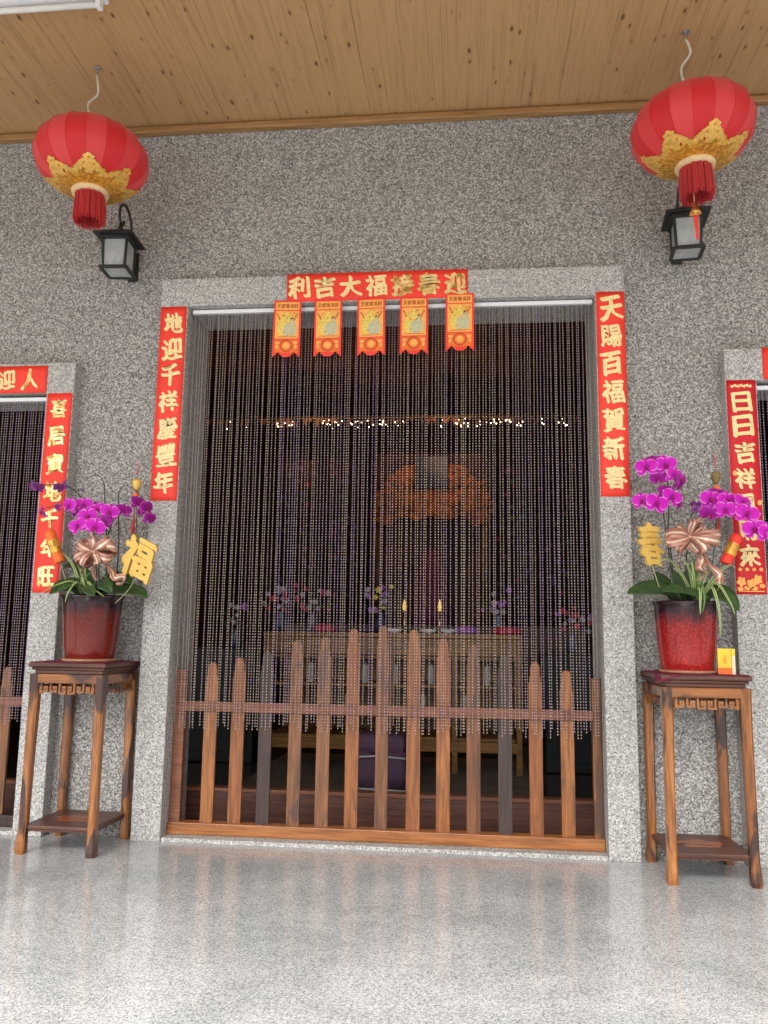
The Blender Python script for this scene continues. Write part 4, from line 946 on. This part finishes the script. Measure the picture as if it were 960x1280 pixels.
# ------------------------------------------------------------------ red lanterns
def lantern(label, c, rx, rz, rot, hook, mids, bell):
    t = thing('red_lantern', label, 'lantern', c, group='pair of hanging red lanterns'); t.rotation_euler = rot
    NS = 18; per = 6; m = MB(); n = NS * per; rows = 28
    r_open = .36
    vs = []
    for j in range(rows + 1):
        ph = -pi / 2 * .83 + pi * .83 * j / rows
        for k in range(n):
            a = 2 * pi * k / n; e = abs(((k % per) / per) * 2 - 1)      # 1 on the rib, 0 mid-panel
            q = rx * cos(ph) ** .92 * (1 - .018 * (1 - e * e)); vs.append((q * cos(a), q * sin(a), rz * sin(ph) / sin(pi / 2 * .83)))
    fs = [(j * n + k, j * n + (k + 1) % n, (j + 1) * n + (k + 1) % n, (j + 1) * n + k) for j in range(rows) for k in range(n)]
    m.v = vs; m.c = [0] * len(vs); m.f = [list(f) for f in fs]; m.m = [((f[0] % n) // per) % 2 for f in fs]; m.smooth = [True] * len(fs)
    m.build('silk_body', [m_silk, m_silk2], t)
    # ribs
    for k in range(NS):
        a = 2 * pi * k / NS
        MB().tube([(1.004 * rx * cos(ph) ** .92 * cos(a), 1.004 * rx * cos(ph) ** .92 * sin(a), rz * sin(ph) / sin(pi / 2 * .83)) for ph in [-pi / 2 * .83 + pi * .83 * j / 18 for j in range(19)]], .0012, 5).build('rib', m_silk2, t)
    # gold brocade around the bottom: scalloped skirt with blossoms
    def on(a, ph, off=.003): q = rx * cos(ph) ** .92 * (1) + off; return (q * cos(a), q * sin(a), rz * sin(ph) / sin(pi / 2 * .83) - off * .5)
    m = MB(); K = 144; rn = random.Random(5)
    lows = -pi / 2 * .83; vs = []; R_ = 7
    for k in range(K):
        a = 2 * pi * k / K; top = -1.0 + .10 * abs(sin(a * 4.5)) + .04 * sin(a * 18)
        for j in range(R_ + 1): vs.append(on(a, lows + (top - lows) * j / R_))
    m.add(vs, [(k * (R_ + 1) + j, ((k + 1) % K) * (R_ + 1) + j, ((k + 1) % K) * (R_ + 1) + j + 1, k * (R_ + 1) + j + 1) for k in range(K) for j in range(R_)], 0, True)
    for k in range(7):          # tall blossoms rising over the skirt
        ac = 2 * pi * (k + .5) / 7; 
        for da, dp, ra in ((0, -.70, .10), (-.12, -.84, .10), (.12, -.84, .10), (.0, -.95, .12), (-.26, -.92, .08), (.26, -.92, .08), (-.38, -1.0, .07), (.38, -1.0, .07)):
            pts = [on(ac + da, dp, .0045)]; q = 20
            for i_ in range(q): th = 2 * pi * i_ / q; rr2 = ra * (1 + .16 * sin(5 * th)); pts.append(on(ac + da + rr2 * cos(th) * 1.15, dp + rr2 * sin(th), .0045))
            m.add(pts, [(0, 1 + i_, 1 + (i_ + 1) % q) for i_ in range(q)], 1, True)
    for k in range(7):
        ac = 2 * pi * (k + .5) / 7
        for da, dp in ((0, -.70), (-.12, -.84), (.12, -.84)):
            pts = [on(ac + da, dp, .006)] + [on(ac + da + .026 * cos(2 * pi * i_ / 8), dp + .026 * sin(2 * pi * i_ / 8), .006) for i_ in range(8)]
            m.add(pts, [(0, 1 + i_, 1 + (i_ + 1) % 8) for i_ in range(8)], 2, True)
    m.build('gold_brocade', [m_gold_print, m_gold_pale, m_orange], t)
    zb = -rz; rb = rx * cos(pi / 2 * .83) ** .92
    MB().lathe([(rb * .9, zb - .022), (rb + .006, zb - .02), (rb + .01, zb - .006), (rb + .004, zb + .004), (rb * .9, zb + .004)], 36).build('bottom_collar', m_collar, t)
    MB().lathe([(rb * .9, rz - .004), (rb + .004, rz - .004), (rb + .006, rz + .012), (rb * .9, rz + .014)], 36).build('top_collar', m_collar, t)
    m = MB(); rn = random.Random(9)
    for k in range(380):
        a = rn.uniform(0, 2 * pi); q = rb * rn.uniform(.66, .88); L = rn.uniform(.125, .15); s_ = rn.uniform(-.006, .006)
        m.tube([(q * cos(a), q * sin(a), zb - .018), (q * 1.03 * cos(a) + s_, q * 1.03 * sin(a), zb - .018 - L * .5), (q * 1.05 * cos(a) + s_, q * 1.05 * sin(a) + s_, zb - .018 - L)], .0024, 4, cap=False)
    fr = m.build('fringe', m_fringe, t)
    if bell:
        cx, cy = -.02, -.02
        m = MB().tube([(cx, cy, zb), (cx, cy, zb - .19)], .0015, 6); m.build('bell_cord', m_collar, t)
        MB().lathe([(.004, zb - .19), (.008, zb - .2), (.008, zb - .21), (.018, zb - .228), (.026, zb - .245), (.027, zb - .25), (.022, zb - .25)], 16, (cx, cy), cap=False).build('bell', m_brass, t)
        m = MB(); n_ = 8
        m.add([(cx + dx, cy - .002 + .004 * sin(k * .9), zb - .255 - .11 * k / n_ - (.012 if (k == n_ and dx > 0) else 0)) for k in range(n_ + 1) for dx in (-.010 * (1 - .05 * k), .010 * (1 - .05 * k))], [(2 * k, 2 * k + 1, 2 * k + 3, 2 * k + 2) for k in range(n_)], 0, True)
        o = m.build('bell_ribbon', m_red_paper, t); o.modifiers.new('thickness', 'SOLIDIFY').thickness = .001
    # hanger wire from the lantern up to the ceiling hook (world point, brought into the lantern's frame)
    mw = Matrix.LocRotScale(Vector(c), __import__('mathutils').Euler(rot), None).inverted()
    pts = [mw @ Vector(hook)] + [mw @ Vector(q) for q in mids] + [Vector((0, 0, rz + .01))]
    MB().tube(smooth_path(pts, 6), .006, 8).build('hanging_cord', m_cord, t)
    m = MB().tube([(-rb * .9, 0, rz + .008), (0, 0, rz + .02), (rb * .9, 0, rz + .008)], .002, 6).build('top_wire', m_steel, t)
    return t
def hook(label, p):
    t = thing('ceiling_hook', label, 'hook', p, group='ceiling hooks holding the lanterns')
    MB().lathe([(.018, -.004), (.018, 0), (.006, 0)], 16, sm=False).build('plate', m_steel, t)
    MB().tube([(0, 0, 0), (0, 0, -.02), (.008, 0, -.032), (0, 0, -.042), (-.008, 0, -.034)], .003, 6).build('hook_loop', m_steel, t)
HKL, HKR = (-1.60, -.44, CEIL - .001), (1.30, -.443, CEIL - .001)
hook('steel ceiling hook above the left lantern', HKL); hook('steel ceiling hook above the right lantern', HKR)
lantern('left red lantern without a bell, above the left orchid', (-1.577, -.47, 3.325), .272, .170, (R(0), R(-1), R(10)), (HKL[0], HKL[1], HKL[2] - .04), [(-1.585, -.445, 3.70), (-1.625, -.46, 3.63)], False)
lantern('right red lantern with a brass bell and red ribbon below', (1.302, -.46, 3.335), .272, .173, (R(0), R(-2), R(-5)), (HKR[0], HKR[1], HKR[2] - .04), [(1.315, -.445, 3.74), (1.27, -.45, 3.66), (1.275, -.455, 3.59)], True)

# ------------------------------------------------------------------ wall lamps
def wall_lamp(label, x, z, rz):
    t = thing('wall_lamp', label, 'wall lamp', (x, T, z), 0, 'black coach lamps on the granite wall')
    MB().box(-.028, .028, -.018, 0, -.06, .105).box(-.02, .02, -.03, -.0182, .02, .075).build('wall_plate', m_black_metal, t, bevel=.004)
    arm = [(0, -.02, .05), (0, -.05, .09), (0, -.055, .17), (0, -.075, .25), (0, -.12, .30), (0, -.175, .305), (0, -.215, .265), (0, -.215, .21), (0, -.19, .185), (0, -.165, .195), (0, -.165, .215)]
    MB().tube(smooth_path(arm, 5), .0075, 8).build('scroll_arm', m_black_metal, t)
    hd = MB().lathe([(.006, .135), (.012, .14), (.02, .15), (.012, .16), (.008, .175), (.006, .19)], 12, (0, 0)).build('finial', m_black_metal, t, loc=(0, -.20, 0))
    cy = -.20
    def P(o): o.location = (0, cy, 0); o.rotation_euler = (0, 0, rz); return o
    m = MB(); m.box(-.105, .105, -.105, .105, .082, .09); m.box(-.105, .105, -.105, .105, .0905, .140, top=(-.022, .022, -.022, .022)); P(m.build('cap_roof', m_black_metal, t, bevel=.002))
    m = MB(); a, b = .062, .056
    for s1 in (-1, 1):
        for s2 in (-1, 1): m.box(s1 * b - .0065, s1 * b + .0065, s2 * b - .0065, s2 * b + .0065, -.085, .0815, top=(s1 * (b + .008) - .0065, s1 * (b + .008) + .0065, s2 * (b + .008) - .0065, s2 * (b + .008) + .0065))
    for z0, z1, e in ((-.10, -.0855, .068), (.062, .0812, .072)):
        for s1 in (-1, 1):
            m.box(-e, e, s1 * e - .009, s1 * e + .009, z0, z1); m.box(s1 * e - .0088, s1 * e + .0088, -e, e, z0 + .0007, z1 - .0007)
    P(m.build('cage', m_black_metal, t, bevel=.0015))
    for q in range(4):
        m = MB(); m.prism([(-b + .004, -.086), (b - .004, -.086), (b + .004, .064), (-b - .004, .064)], -.0015, .0015); o = m.build('glass_pane', m_frost, t)
        a_ = rz + q * pi / 2; o.location = (sin(a_) * .059, cy - cos(a_) * .059, 0); o.rotation_euler = (0, 0, a_)
    P(MB().box(-.058, .058, -.058, .058, -.094, -.091).build('bottom_glass', m_frost, t))
    MB().lathe([(.006, 0), (.006, .05)], 8).build('bracket', m_black_metal, t, loc=(0, -.03, .1), rot=(R(90), 0, 0))
wall_lamp('black coach lamp with frosted panes under the left lantern', -1.572, 2.99, R(4))
wall_lamp('black coach lamp with frosted panes behind the bell of the right lantern', 1.35, 2.992, R(-6))

# fluorescent batten at the top left
fx = thing('fluorescent_batten', 'white fluorescent batten on the ceiling at the top left corner', 'light fixture', (-1.95, -.92, CEIL - .001))
MB().box(-.62, .62, -.035, .035, -.045, -.0).build('body', m_white_metal, fx, bevel=.006)
MB().lathe([(.013, -.58), (.013, .58)], 16).build('tube', m_porcelain, fx, loc=(0, 0, -.07), rot=(0, R(90), 0))
for s_ in (-1, 1): MB().box(-.012, .012, -.018, .018, -.088, -.0455).build('lamp_holder', m_white_metal, fx, bevel=.003, loc=(s_ * .59, 0, 0))
